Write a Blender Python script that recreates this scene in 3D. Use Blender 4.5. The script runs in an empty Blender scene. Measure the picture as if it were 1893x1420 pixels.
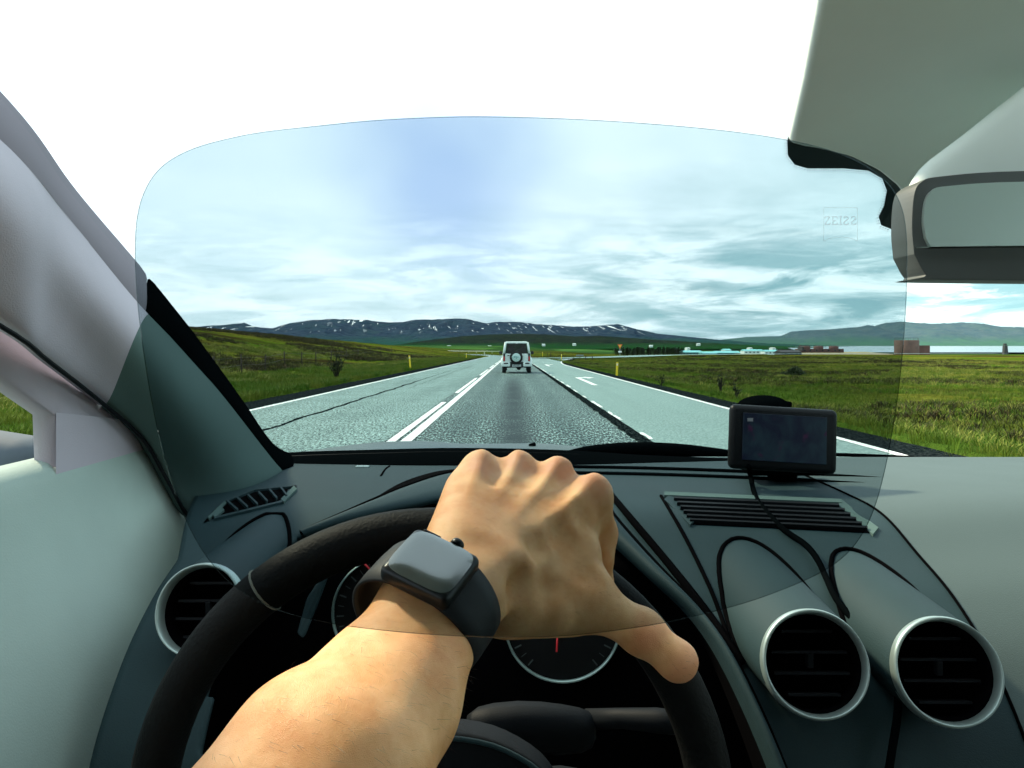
import bpy, bmesh, math, random
import numpy as np
from mathutils import Vector, Matrix, noise as mnoise
random.seed(7); np.random.seed(7)
SC = bpy.context.scene; COL = SC.collection
R = math.radians

# ------------------------------------------------------------------ camera, world, sun, exposure
EYE = Vector((0, 0, 1.17)); F = 1430.0; CX, CY = 948.0, 638.0
cd = bpy.data.cameras.new('camera'); cam = bpy.data.objects.new('camera', cd); COL.objects.link(cam)
cam.location = EYE; cam.rotation_euler = (R(90), 0, 0)
cd.sensor_width = 36; cd.lens = 36 * F / 1893; cd.shift_x = -1.5 / 1893; cd.shift_y = -(710 - CY) / 1893
cd.clip_start = 0.01; cd.clip_end = 60000
SC.camera = cam
SC.view_settings.view_transform = 'Standard'; SC.view_settings.look = 'None'
SC.view_settings.exposure = 0.6; SC.view_settings.gamma = 1; SC.view_settings.use_curve_mapping = False
SC.cycles.max_bounces = 8; SC.cycles.transparent_max_bounces = 24; SC.cycles.volume_bounces = 0
SC.cycles.sample_clamp_indirect = 4.0

SUN_EL, SUN_AZ = 43.0, -52.0          # azimuth from the driving direction (+y), negative = left
sl = bpy.data.lights.new('sun', 'SUN'); so = bpy.data.objects.new('sun', sl); COL.objects.link(so)
sl.energy = 5.0; sl.angle = R(5); sl.color = (1.0, 0.80, 0.56)
sd = Vector((math.sin(R(SUN_AZ)) * math.cos(R(SUN_EL)), math.cos(R(SUN_AZ)) * math.cos(R(SUN_EL)), math.sin(R(SUN_EL))))
so.rotation_euler = sd.to_track_quat('Z', 'Y').to_euler()

W = bpy.data.worlds.new('World'); SC.world = W; W.use_nodes = True
class NT:
    """terse node building"""
    def __init__(s, tree): s.t = tree; s.t.nodes.clear()
    def n(s, typ, ins=None, **kw):
        nd = s.t.nodes.new(typ)
        for k, v in kw.items(): setattr(nd, k, v)
        for k, v in (ins or {}).items(): s.set(nd.inputs[k], v)
        return nd
    def set(s, sock, v):
        if isinstance(v, bpy.types.Node): v = v.outputs[0]
        if isinstance(v, bpy.types.NodeSocket): s.t.links.new(v, sock)
        else:
            if hasattr(sock.default_value, '__len__') and len(sock.default_value) == 4 and len(v) == 3: v = (*v, 1)
            sock.default_value = v
    def math(s, op, a, b=0.0, c=None, clamp=False):
        nd = s.n('ShaderNodeMath', operation=op, use_clamp=clamp); s.set(nd.inputs[0], a); s.set(nd.inputs[1], b)
        if c is not None: s.set(nd.inputs[2], c)
        return nd.outputs[0]
    def mix(s, f, a, b, typ='MIX'):
        nd = s.n('ShaderNodeMix', data_type='RGBA', blend_type=typ, clamp_factor=True)
        s.set(nd.inputs[0], f); s.set(nd.inputs[6], a); s.set(nd.inputs[7], b); return nd.outputs[2]
    def noise(s, vec, scale, detail=4, rough=.55, dist=0.0):
        nd = s.n('ShaderNodeTexNoise', {'Scale': scale, 'Detail': detail, 'Roughness': rough, 'Distortion': dist})
        if vec is not None: s.set(nd.inputs['Vector'], vec)
        return nd.outputs[0]
    def ramp(s, f, stops, interp='LINEAR'):
        nd = s.n('ShaderNodeValToRGB'); nd.color_ramp.interpolation = interp
        e = nd.color_ramp.elements
        while len(e) < len(stops): e.new(.5)
        for el, (p, c) in zip(e, stops):
            el.position = p; el.color = (c, c, c, 1) if isinstance(c, (int, float)) else (*c, 1)
        s.set(nd.inputs[0], f); return nd.outputs[0]
    def smooth(s, v, lo, hi):
        nd = s.n('ShaderNodeMapRange', {'Value': v, 'From Min': lo, 'From Max': hi}, interpolation_type='SMOOTHSTEP'); return nd.outputs[0]
    def sep(s, v): nd = s.n('ShaderNodeSeparateXYZ'); s.set(nd.inputs[0], v); return nd.outputs
    def comb(s, x, y, z): nd = s.n('ShaderNodeCombineXYZ'); [s.set(nd.inputs[i], v) for i, v in enumerate((x, y, z))]; return nd.outputs[0]

def build_world():
    t = NT(W.node_tree)
    geo = t.n('ShaderNodeTexCoord').outputs['Generated']
    x, y, z = t.sep(geo)
    sky = t.n('ShaderNodeTexSky', sky_type='NISHITA', sun_disc=False, sun_elevation=R(SUN_EL), sun_rotation=R(SUN_AZ))
    skyc = t.mix(1.0, sky.outputs[0], (.1, .1, .1), 'MULTIPLY')
    zz = t.math('ADD', t.math('MAXIMUM', z, 0.0), .07)
    pv = t.comb(t.math('DIVIDE', x, zz), t.math('DIVIDE', y, zz), 0.0)       # cloud sheet seen in perspective
    n1 = t.noise(pv, .55, 7, .6, .3); n2 = t.noise(pv, .17, 4, .5, .2)
    low = t.smooth(z, .34, .02)                                              # towards the horizon the sheet shows its dark bellies
    right = t.smooth(x, -.25, .35)
    dark = t.math('MULTIPLY', t.ramp(n1, [(.36, 1.0), (.55, 0.0)]), low)
    dark = t.math('MULTIPLY', dark, t.math('MULTIPLY_ADD', right, .8, .2), clamp=True)
    col = t.mix(t.ramp(n2, [(.42, 0.0), (.62, 1.0)]), (1.38, 1.54, 1.64), (1.85, 1.9, 1.93))
    teal = t.math('MULTIPLY', t.smooth(x, .12, .5), t.smooth(z, .5, .1))
    col = t.mix(t.math('MULTIPLY', teal, .65), col, (.98, 1.38, 1.36))
    col = t.mix(t.math('MULTIPLY', dark, .95), col, (.40, .68, .74))
    # thin blue gap ahead
    d = t.n('ShaderNodeVectorMath', operation='DISTANCE'); t.set(d.inputs[0], geo); d.inputs[1].default_value = (-.085, .965, .215)
    nn = t.noise(geo, 3.5, 3, .5)
    gap = t.smooth(t.math('ADD', d.outputs['Value'], t.math('MULTIPLY', t.math('SUBTRACT', nn, .5), .28)), .21, .0)
    col = t.mix(t.math('MULTIPLY', gap, .7), col, (.55, .76, 1.30))
    pc = t.comb(t.math('MULTIPLY', t.math('ARCTAN2', x, y), 7.0), t.math('MULTIPLY', z, 34.0), 0.0)
    cu = t.noise(pc, 1.0, 7, .62, .5)                                        # heaped clouds standing on the horizon
    band = t.math('MULTIPLY', t.smooth(z, .005, .03), t.smooth(z, .19, .07))
    cd_ = t.math('MULTIPLY', t.math('MULTIPLY', t.ramp(cu, [(.40, 1.), (.54, 0.)]), band), t.math('MULTIPLY_ADD', t.smooth(x, -.1, .35), .65, .30))
    col = t.mix(cd_, col, (.40, .74, .80))
    cw_ = t.math('MULTIPLY', t.math('MULTIPLY', t.ramp(cu, [(.52, 0.), (.62, 1.)]), band), .8)
    col = t.mix(cw_, col, (1.75, 1.88, 1.85))
    col = t.mix(.10, col, skyc)
    bright = t.smooth(z, .012, .05)
    bg = t.n('ShaderNodeBackground', {'Color': col, 'Strength': 0.82})
    t.n('ShaderNodeOutputWorld', {'Surface': bg})
build_world()

# ------------------------------------------------------------------ helpers
def P(px, py, y):                       # a point of the place, from where it shows in the photo and how far ahead it is
    return Vector(((px - CX) / F * y, y, EYE.z - (py - CY) / F * y))
def tag(o, label=None, cat=None, group=None, kind=None):
    if label: o['label'] = label
    if cat: o['category'] = cat
    if group: o['group'] = group
    if kind: o['kind'] = kind
    return o
def empty(name, loc, label, cat, group=None, rz=0):
    o = bpy.data.objects.new(name, None); COL.objects.link(o); o.location = loc; o.rotation_euler = (0, 0, rz)
    o.empty_display_size = .1
    return tag(o, label, cat, group)
def link(name, me, mat=None, parent=None, smooth=False):
    o = bpy.data.objects.new(name, me); COL.objects.link(o)
    if mat and not me.materials: me.materials.append(mat)
    if smooth: me.polygons.foreach_set('use_smooth', [True] * len(me.polygons))
    if parent:
        o.parent = parent
        bpy.context.view_layer.update() if False else None
    return o
def off(o, root):                       # parts are modelled in world space: shift them into the thing's frame
    o.matrix_parent_inverse = Matrix.Identity(4)
def mk(name, verts, faces, mat, parent=None, smooth=False, root=None):
    me = bpy.data.meshes.new(name)
    o0 = WORLD_OF(parent)
    me.from_pydata([tuple(Vector(v) - o0) for v in verts], [], faces); me.update()
    bm = bmesh.new(); bm.from_mesh(me); bmesh.ops.recalc_face_normals(bm, faces=bm.faces); bm.to_mesh(me); bm.free()
    return link(name, me, mat, parent, smooth)
def WORLD_OF(p):
    v = Vector((0, 0, 0))
    while p: v = v + Vector(p.location); p = p.parent
    return v
def from_bm(name, bm, mat, parent=None, smooth=False, local=False):
    if not local: bmesh.ops.translate(bm, verts=bm.verts, vec=-WORLD_OF(parent))
    me = bpy.data.meshes.new(name); bm.to_mesh(me); bm.free()
    return link(name, me, mat, parent, smooth)
def box_bm(bm, c, s, bevel=0.0, rot=None, seg=2):
    r = bmesh.ops.create_cube(bm, size=1.0)
    vs = r['verts']
    bmesh.ops.scale(bm, vec=s, verts=vs)
    if bevel > 0:
        es = list({e for v in vs for e in v.link_edges})
        g = bmesh.ops.bevel(bm, geom=es, offset=bevel, segments=seg, affect='EDGES', profile=.5)
        vs = list({v for f in g['faces'] for v in f.verts} | {v for v in vs if v.is_valid})
    if rot: bmesh.ops.transform(bm, matrix=rot.to_4x4(), verts=vs)
    bmesh.ops.translate(bm, verts=vs, vec=c)
def box(name, c, s, mat, parent=None, bevel=0.0, rot=None, seg=2, smooth=False):
    bm = bmesh.new(); box_bm(bm, c, s, bevel, rot, seg); return from_bm(name, bm, mat, parent, smooth)
def frame_of(d):
    d = d.normalized(); u = d.orthogonal().normalized(); return u, d.cross(u)
def tube_bm(bm, pts, rad, n=10, closed=False, caps=True, flat=1.0, up=None):
    pts = [Vector(p) for p in pts]; m = len(pts); rings = []
    rad = rad if hasattr(rad, '__len__') else [rad] * m
    pu = None
    for i, p in enumerate(pts):
        a = pts[(i - 1) % m] if (i or closed) else p; b = pts[(i + 1) % m] if (i < m - 1 or closed) else p
        d = (b - a).normalized()
        if up is not None: u = (Vector(up) - d * d.dot(Vector(up))).normalized()
        elif pu is None: u = d.orthogonal().normalized()
        else: u = (pu - d * d.dot(pu)).normalized()
        pu = u; v = d.cross(u)
        rings.append([bm.verts.new(p + (u * math.cos(t) * flat + v * math.sin(t)) * rad[i]) for t in (2 * math.pi * k / n for k in range(n))])
    for i in range(m - (0 if closed else 1)):
        A, B = rings[i], rings[(i + 1) % m]
        for k in range(n): bm.faces.new((A[k], A[(k + 1) % n], B[(k + 1) % n], B[k]))
    if caps and not closed: bm.faces.new(rings[0][::-1]); bm.faces.new(rings[-1])
def tube(name, pts, rad, mat, parent=None, n=10, closed=False, **k):
    bm = bmesh.new(); tube_bm(bm, pts, rad, n, closed, **k)
    bmesh.ops.recalc_face_normals(bm, faces=bm.faces); return from_bm(name, bm, mat, parent, True)
def loft(name, rails, mat, parent=None, sub=0, thick=0.0, smooth=True, toward=None):
    m = len(rails[0]); vs = [Vector(p) for r in rails for p in r]
    fs = [(j * m + i, j * m + i + 1, (j + 1) * m + i + 1, (j + 1) * m + i) for j in range(len(rails) - 1) for i in range(m - 1)]
    o = mk(name, vs, fs, mat, parent, smooth)
    if thick: md = o.modifiers.new('s', 'SOLIDIFY'); md.thickness = thick; md.offset = -1 if toward is None else toward
    if sub: md = o.modifiers.new('d', 'SUBSURF'); md.levels = md.render_levels = sub
    return o
def spl(pts, n):                        # Catmull-Rom through points
    P_ = [np.array(p, float) for p in pts]; P_ = [2 * P_[0] - P_[1]] + P_ + [2 * P_[-1] - P_[-2]]; out = []
    segs = len(P_) - 3
    for k in range(n):
        t = k / (n - 1) * segs; i = min(int(t), segs - 1); f = t - i; a, b, c, d = P_[i:i + 4]
        out.append(.5 * ((2 * b) + (-a + c) * f + (2 * a - 5 * b + 4 * c - d) * f * f + (-a + 3 * b - 3 * c + d) * f ** 3))
    return out
def revolve(name, prof, origin, axis, mat, parent=None, n=40, up=None, smooth=True):   # prof: (radius, along axis)
    ax = Vector(axis).normalized(); u, v = frame_of(ax); vs, fs = [], []; m = len(prof)
    for k in range(n):
        t = 2 * math.pi * k / n; d = u * math.cos(t) + v * math.sin(t)
        for r_, h in prof: vs.append(Vector(origin) + d * r_ + ax * h)
    for k in range(n):
        for i in range(m - 1):
            a = k * m + i; b = ((k + 1) % n) * m + i; fs.append((a, b, b + 1, a + 1))
    o = mk(name, vs, fs, mat, parent, smooth); return o
def disc_pts(c, ax, r, n=24):
    u, v = frame_of(Vector(ax)); return [Vector(c) + (u * math.cos(t) + v * math.sin(t)) * r for t in (2 * math.pi * k / n for k in range(n))]
def disc(name, c, ax, r, mat, parent=None, n=28, th=.0005):
    ax = Vector(ax).normalized(); a = disc_pts(c, ax, r, n); b = [p - ax * th for p in a]
    fs = [tuple(range(n)), tuple(range(2 * n - 1, n - 1, -1))] + [(i, n + i, n + (i + 1) % n, (i + 1) % n) for i in range(n)]
    return mk(name, a + b, fs, mat, parent)
def prism(name, poly, vec, mat, parent=None, bevel=0.0, smooth=False):   # closed outline pushed along vec
    n = len(poly); vec = Vector(vec)
    bm = bmesh.new(); a = [bm.verts.new(Vector(p)) for p in poly]; b = [bm.verts.new(Vector(p) + vec) for p in poly]
    bm.faces.new(a); bm.faces.new(b[::-1])
    for i in range(n): bm.faces.new((a[i], b[i], b[(i + 1) % n], a[(i + 1) % n]))
    bmesh.ops.recalc_face_normals(bm, faces=bm.faces)
    if bevel: bmesh.ops.bevel(bm, geom=list(bm.edges), offset=bevel, segments=3, affect='EDGES', profile=.5, clamp_overlap=True)
    return from_bm(name, bm, mat, parent, smooth)
def copy_tree(o, parent=None):
    c = o.copy(); COL.objects.link(c); c.parent = parent
    for ch in [k for k in ALL() if k.parent == o]: copy_tree(ch, c)
    return c
def ALL(): return list(COL.objects)

# ------------------------------------------------------------------ materials
def mat(name, rgb, rough=.6, spec=.5, metal=0.0, var=0.0, vscale=20, bump=0.0, bscale=200, coord='Object', **kw):
    m = bpy.data.materials.new(name); m.use_nodes = True; t = NT(m.node_tree)
    b = t.n('ShaderNodeBsdfPrincipled', {'Base Color': rgb, 'Roughness': rough, 'Specular IOR Level': spec, 'Metallic': metal})
    co = t.n('ShaderNodeTexCoord').outputs[coord]
    if var:
        n = t.noise(co, vscale, 5)
        c = t.mix(t.ramp(n, [(.3, 0.), (.7, 1.)]), tuple(v * (1 - var) for v in rgb), tuple(min(1, v * (1 + var)) for v in rgb))
        t.set(b.inputs['Base Color'], c)
        t.set(b.inputs['Roughness'], t.math('MULTIPLY_ADD', n, .16, max(0, rough - .08)))
    if bump:
        bp = t.n('ShaderNodeBump', {'Strength': bump, 'Distance': .001, 'Height': t.noise(co, bscale, 3)}); t.set(b.inputs['Normal'], bp)
    for k, v in kw.items(): t.set(b.inputs[k.replace('_', ' ')], v)
    t.n('ShaderNodeOutputMaterial', {'Surface': b})
    return m
def clear(name, rgb):
    m = bpy.data.materials.new(name); m.use_nodes = True; t = NT(m.node_tree)
    t.n('ShaderNodeOutputMaterial', {'Surface': t.n('ShaderNodeBsdfTransparent', {'Color': rgb})}); return m
M = {}
M['dash'] = mat('dash_plastic', (.020, .042, .048), .62, .12, var=.12, vscale=9, bump=.35, bscale=900)
M['dash_dark'] = mat('dark_plastic', (.006, .008, .010), .6, .08, bump=.2, bscale=900)
M['black'] = mat('black_rubber', (.002, .003, .0035), .95, 0.0)
M['pit'] = mat('matt_black', (.002, .002, .0025), .95, .01)
M['trim'] = mat('pillar_trim', (.075, .125, .118), .7, .1, var=.06, vscale=8, bump=.3, bscale=700)
M['door'] = mat('door_trim', (.29, .385, .36), .75, .3, var=.06, vscale=7, bump=.3, bscale=600)
M['pale'] = mat('veiled_plastic', (.78, .88, .85), .6, .4, var=.05, vscale=6)  # hazy veil put into the plastic's colour
M['leather'] = mat('black_leather', (.004, .005, .005), .65, .12, var=.2, vscale=60, bump=.7, bscale=420)
M['chrome'] = mat('satin_silver', (.34, .44, .43), .38, .5, metal=.65, var=.06, vscale=30)
M['veil_trim'] = mat('veiled_pillar_cloth', (.40, .385, .44), .85, .2, var=.05, vscale=12, bump=.3, bscale=700)  # pillar and door frame trim, paled by a milky veil put into the colour
M['dash_veil'] = mat('veiled_dash_plastic', (.095, .135, .135), .62, .15, var=.10, vscale=7, bump=.35, bscale=900)  # dash grey lifted by the same painted veil
M['headliner'] = mat('headliner_cloth', (.66, .70, .70), .95, .1, var=.05, vscale=30)
M['stitch'] = mat('pale_stitching', (.16, .17, .14), .8)

def veiled_two_tone():                          # passenger side beyond the joint: lighter grey, with a hazy veil put into it
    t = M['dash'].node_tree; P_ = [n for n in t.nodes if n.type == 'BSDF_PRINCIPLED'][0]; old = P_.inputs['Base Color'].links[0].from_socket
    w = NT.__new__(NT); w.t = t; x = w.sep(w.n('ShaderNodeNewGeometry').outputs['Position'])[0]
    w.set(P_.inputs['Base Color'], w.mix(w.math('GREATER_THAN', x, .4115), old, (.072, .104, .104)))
veiled_two_tone()
def skin_mat():
    m = bpy.data.materials.new('skin'); m.use_nodes = True; t = NT(m.node_tree)
    co = t.n('ShaderNodeTexCoord').outputs['Object']
    n = t.noise(co, 38, 5, .6); n2 = t.noise(co, 9, 3)
    c = t.mix(t.ramp(n, [(.35, 0.), (.68, 1.)]), (.70, .31, .105), (.92, .54, .26))
    c = t.mix(t.math('MULTIPLY', t.ramp(n2, [(.45, 0.), (.7, 1.)]), .5), c, (.70, .28, .13))
    for kp in ((893, 858, .485), (957, 860, .50), (1032, 868, .50), (1098, 900, .488), (1262, 1228, .455), (1192, 1172, .455)):   # redder skin over the joints
        d = t.n('ShaderNodeVectorMath', operation='DISTANCE'); t.set(d.inputs[0], co); d.inputs[1].default_value = P(*kp)
        c = t.mix(t.math('MULTIPLY', t.smooth(d.outputs['Value'], .018, .004), .45), c, (.60, .20, .13))
    b = t.n('ShaderNodeBsdfPrincipled', {'Base Color': c, 'Roughness': .48, 'Specular IOR Level': .4, 'Subsurface Weight': .25, 'Subsurface Scale': .004})
    b.inputs['Subsurface Radius'].default_value = (1, .35, .15)
    v = t.n('ShaderNodeTexVoronoi', {'Scale': 900, 'Vector': co}, feature='DISTANCE_TO_EDGE')
    v.inputs['Scale'].default_value = 1500
    h = t.math('ADD', t.math('MULTIPLY', v.outputs[0], .8), t.noise(co, 160, 4, .7))
    t.set(b.inputs['Normal'], t.n('ShaderNodeBump', {'Strength': .40, 'Distance': .0008, 'Height': h}))
    t.n('ShaderNodeOutputMaterial', {'Surface': b}); return m
M['skin'] = skin_mat()

def asphalt(name, lo, hi, mid, patch=None, contrast=(.42, .60), scale=55, spec=.10):
    m = bpy.data.materials.new(name); m.use_nodes = True; t = NT(m.node_tree)
    co = t.n('ShaderNodeNewGeometry').outputs['Position']
    x, y, z = t.sep(co)
    n = t.math('ADD', t.math('MULTIPLY', t.noise(t.comb(t.math('MULTIPLY', x, 32.0), t.math('MULTIPLY', y, 7.5), 0.0), 1.0, 2, .7), .6), t.math('MULTIPLY', t.noise(t.comb(t.math('MULTIPLY', x, 75.0), t.math('MULTIPLY', y, 22.0), 3.0), 1.0, 2, .6), .4))
    fine = t.noise(co, scale, 3, .7); nb = t.noise(co, .9, 5, .6); ns = t.noise(t.comb(t.math('MULTIPLY', x, 1.3), t.math('MULTIPLY', y, .06), 0.0), 1.0, 4)
    c = t.mix(t.ramp(n, [(contrast[0], 0.), (contrast[1], 1.)]), lo, hi)
    c = t.mix(t.ramp(nb, [(.3, .35), (.7, 0.)]), c, mid)
    c = t.mix(t.math('MULTIPLY', t.ramp(ns, [(.45, 0.), (.75, 1.)]), .3), c, tuple(v * .5 for v in mid))
    rough = .62
    if patch:                           # a damp oil-dark streak along the middle of the lane
        px_, y0, y1, w = patch
        d = t.math('ABSOLUTE', t.math('SUBTRACT', x, px_))
        k = t.math('MULTIPLY', t.smooth(d, w, 0.0), t.math('MULTIPLY', t.smooth(y, y0 * .6, y0), t.smooth(y, y1, y1 * .6)))
        k = t.math('MULTIPLY', k, t.math('MULTIPLY_ADD', nb, 1.3, .25), clamp=True)
        c = t.mix(k, c, (.022, .04, .044))
        for wx in (-.78, .86):
            dw = t.math('ABSOLUTE', t.math('SUBTRACT', x, wx))
            c = t.mix(t.math('MULTIPLY', t.smooth(dw, .38, .1), .22), c, mid)
    b = t.n('ShaderNodeBsdfPrincipled', {'Base Color': c, 'Roughness': rough, 'Specular IOR Level': spec})
    t.set(b.inputs['Normal'], t.n('ShaderNodeBump', {'Strength': .8, 'Distance': .02, 'Height': fine}))
    t.n('ShaderNodeOutputMaterial', {'Surface': b}); return m
M['asphalt'] = asphalt('speckled_asphalt', (.002, .012, .016), (.50, .74, .70), (.014, .042, .047), (.02, 7, 40, .55), (.49, .60), 34)
M['asphalt_old'] = asphalt('worn_grey_asphalt', (.003, .016, .020), (.44, .66, .62), (.035, .080, .080), None, (.42, .60), 34)
M['asphalt_pale'] = asphalt('pale_asphalt', (.095, .17, .16), (.32, .46, .435), (.17, .28, .265), None, (.38, .62), 34)
M['tar'] = asphalt('tar_joint', (.001, .003, .004), (.10, .14, .14), (.004, .008, .009), None, (.5, .72), 30, 0.0)
M['gravel'] = asphalt('dark_gravel', (.001, .003, .004), (.045, .06, .06), (.006, .011, .013), None, (.45, .7), 22, 0.0)
def paint_mat():
    m = bpy.data.materials.new('road_paint'); m.use_nodes = True; t = NT(m.node_tree)
    co = t.n('ShaderNodeNewGeometry').outputs['Position']; n = t.noise(co, 26, 5, .75)
    c = t.mix(t.ramp(n, [(.36, 0.), (.46, 1.)]), (.28, .36, .35), (.80, .86, .83))
    t.n('ShaderNodeOutputMaterial', {'Surface': t.n('ShaderNodeBsdfPrincipled', {'Base Color': c, 'Roughness': .55})}); return m
M['paint'] = paint_mat()

def ground_mat():
    m = bpy.data.materials.new('moor_ground'); m.use_nodes = True; t = NT(m.node_tree)
    co = t.n('ShaderNodeNewGeometry').outputs['Position']; x, y, z = t.sep(co)
    n1 = t.noise(co, .055, 6, .6); n2 = t.noise(co, .9, 6, .65); n3 = t.noise(co, 9, 4, .7)
    st = t.noise(t.comb(t.math('MULTIPLY', x, .02), t.math('MULTIPLY', y, .055), 0.0), 1.0, 6, .65)
    n4 = t.noise(co, 3.2, 5, .75); n2 = t.math('MULTIPLY_ADD', t.math('SUBTRACT', n4, .5), 1.6, n2, clamp=True); n3 = t.math('MULTIPLY_ADD', t.math('SUBTRACT', n4, .5), 1.8, n3, clamp=True)
    green = t.mix(n2, (.014, .045, .003), (.090, .170, .014))
    olive = t.mix(n3, (.022, .036, .004), (.22, .21, .035))
    heath = t.mix(n3, (.008, .009, .004), (.060, .052, .018))
    c = t.mix(t.ramp(n1, [(.38, 0.), (.6, 1.)]), green, olive)
    c = t.mix(t.ramp(st, [(.47, 0.), (.56, 1.)]), c, heath)
    near = t.smooth(t.math('ABSOLUTE', x), 13.0, 7.0)
    c = t.mix(t.math('MULTIPLY', near, t.smooth(y, 90., 40.)), c, t.mix(n2, (.03, .065, .008), (.065, .12, .018)))
    far = t.smooth(y, 240., 600.)
    fields = t.n('ShaderNodeTexVoronoi', {'Scale': .0035, 'Vector': co}); fc = t.sep(fields.outputs['Color'])[0]
    c = t.mix(far, c, t.mix(t.ramp(fc, [(.3, 0.), (.7, 1.)]), (.020, .060, .018), (.06, .14, .035)))
    b = t.n('ShaderNodeBsdfPrincipled', {'Base Color': c, 'Roughness': .9, 'Specular IOR Level': 0.0})
    t.set(b.inputs['Normal'], t.n('ShaderNodeBump', {'Strength': .8, 'Distance': .12, 'Height': t.math('ADD', n2, n3)}))
    t.n('ShaderNodeOutputMaterial', {'Surface': b}); return m
M['ground'] = ground_mat()

def hill_mat(name, rock, green, heather, snow=0.0, greenlo=0, greenhi=100, sc=1.0):
    m = bpy.data.materials.new(name); m.use_nodes = True; t = NT(m.node_tree)
    g = t.n('ShaderNodeNewGeometry'); co = g.outputs['Position']; x, y, z = t.sep(co); nz = t.sep(g.outputs['Normal'])[2]
    n = t.noise(co, .0016 * sc, 7, .62); n2 = t.noise(co, .007 * sc, 6, .65)
    c = t.mix(t.ramp(n2, [(.35, 0.), (.65, 1.)]), rock, heather)
    k = t.math('ADD', t.smooth(z, greenhi, greenlo), t.math('MULTIPLY', t.math('SUBTRACT', n, .5), 1.6), clamp=True)
    c = t.mix(t.math('MULTIPLY', k, t.ramp(n2, [(.3, .55), (.6, 1.)])), c, green)
    if snow:
        v = t.comb(t.math('ADD', t.math('MULTIPLY', x, .030), t.math('MULTIPLY', z, .026)), t.math('MULTIPLY', y, .002), t.math('MULTIPLY', z, .0022))
        s_ = t.noise(v, 1.0, 4, .55); k = t.math('MULTIPLY', t.ramp(s_, [(.625, 0.), (.65, 1.)]), t.smooth(z, 90., 200.))
        k = t.math('MULTIPLY', k, t.ramp(t.noise(co, .0009, 2), [(.36, 0.), (.44, 1.)]))
        c = t.mix(k, c, (.78, .86, .9))
    b = t.n('ShaderNodeBsdfPrincipled', {'Base Color': c, 'Roughness': .95, 'Specular IOR Level': 0.0})
    t.set(b.inputs['Normal'], t.n('ShaderNodeBump', {'Strength': .7, 'Distance': 40.0, 'Height': n2}))
    t.n('ShaderNodeOutputMaterial', {'Surface': b}); return m

# ------------------------------------------------------------------ terrain
def sstep(a, b, v): t = min(1, max(0, (v - a) / (b - a))); return t * t * (3 - 2 * t)
def base_z(y): return -.0077 * (y if y < 160 else 160 + 90 * (1 - math.exp(-(y - 160) / 90.0)))
def ground_z(x, y):
    z = base_z(max(y, 0))
    if x < -7:
        crest = 5.0 if y < 120 else 5.0 - (y - 120) * .0115 if y < 218 else max(.8, 3.87 - (y - 218) * .0095)
        n = mnoise.noise(Vector((x * .02, y * .012, 3.1)))
        z += crest * sstep(-9, -52, x) * (1 + .12 * n) * sstep(-10, 30, y)
    if x < -6.1: z -= .12 * sstep(-6.1, -8, x)
    if x > 5.0: z -= .18 * sstep(5.0, 8, x) * sstep(150, 90, y)
    d = math.hypot(x, y)
    if x > 20 and y > 215: z -= 9.0 * sstep(215, 420, y) * sstep(20, 80, x)
    if y > 1000: z -= 6 * sstep(1000, 1300, y) * sstep(150, 420, x)
    lane = min(abs(x + 6.35), abs(x - 5.3)) if -6.35 > x or x > 5.3 else 0
    if -6.35 <= x <= 5.3 and y < 165: z -= .14
    elif y < 260:
        a = min(1, lane / 2.5)
        z += a * (.10 * mnoise.noise(Vector((x * .8, y * .8, 0))) + .16 * mnoise.noise(Vector((x * .22, y * .22, 5))) + .05 * mnoise.noise(Vector((x * 2.3, y * 2.3, 9))))
    return z
def road_centre(y):                    # after the straight the road swings left
    return 0 if y < 170 else -((y - 170) ** 2) / 300.0
def make_ground():
    ys = [-60, -30, -12]; y = -2.0
    while y < 60: ys.append(y); y += .32 if y < 34 else .6
    while y < 300: ys.append(y); y *= 1.014
    while y < 15000: ys.append(y); y *= 1.09
    xs = set(); x = 0.
    while x < 14: xs.add(x); x += .32
    while x < 60: xs.add(x); x *= 1.035
    while x < 12000: xs.add(x); x *= 1.13
    xs |= {-v for v in xs} | {5.32, -6.37, 5.2, -6.2}; xs = sorted(xs)
    nx = len(xs)
    vs = [(x, y, ground_z(x, y)) for y in ys for x in xs]
    fs = [(j * nx + i, j * nx + i + 1, (j + 1) * nx + i + 1, (j + 1) * nx + i) for j in range(len(ys) - 1) for i in range(nx - 1)]
    me = bpy.data.meshes.new('ground'); me.from_pydata(vs, [], fs); me.update()
    o = link('ground', me, M['ground'], smooth=True); tag(o, kind='structure'); return o
make_ground()

def strip(name, x0, x1, y0, y1, m, lift, n=None, kind='structure', jag=0.0, label=None):
    n = n or max(2, int((y1 - y0) / 2)); vs, fs = [], []
    for i in range(n + 1):
        y = y0 + (y1 - y0) * i / n
        a = x0(y) if callable(x0) else x0; b = x1(y) if callable(x1) else x1
        if jag: a += jag * mnoise.noise(Vector((y * 3, 1, 1))); b += jag * mnoise.noise(Vector((y * 3, 9, 1)))
        z = base_z(max(y, 0)) + lift
        vs += [(a, y, z), (b, y, z)]
    for i in range(n): fs.append((2 * i, 2 * i + 1, 2 * i + 3, 2 * i + 2))
    me = bpy.data.meshes.new(name); me.from_pydata(vs, [], fs); me.update()
    return tag(link(name, me, m), kind=kind)
rc = road_centre
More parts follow.
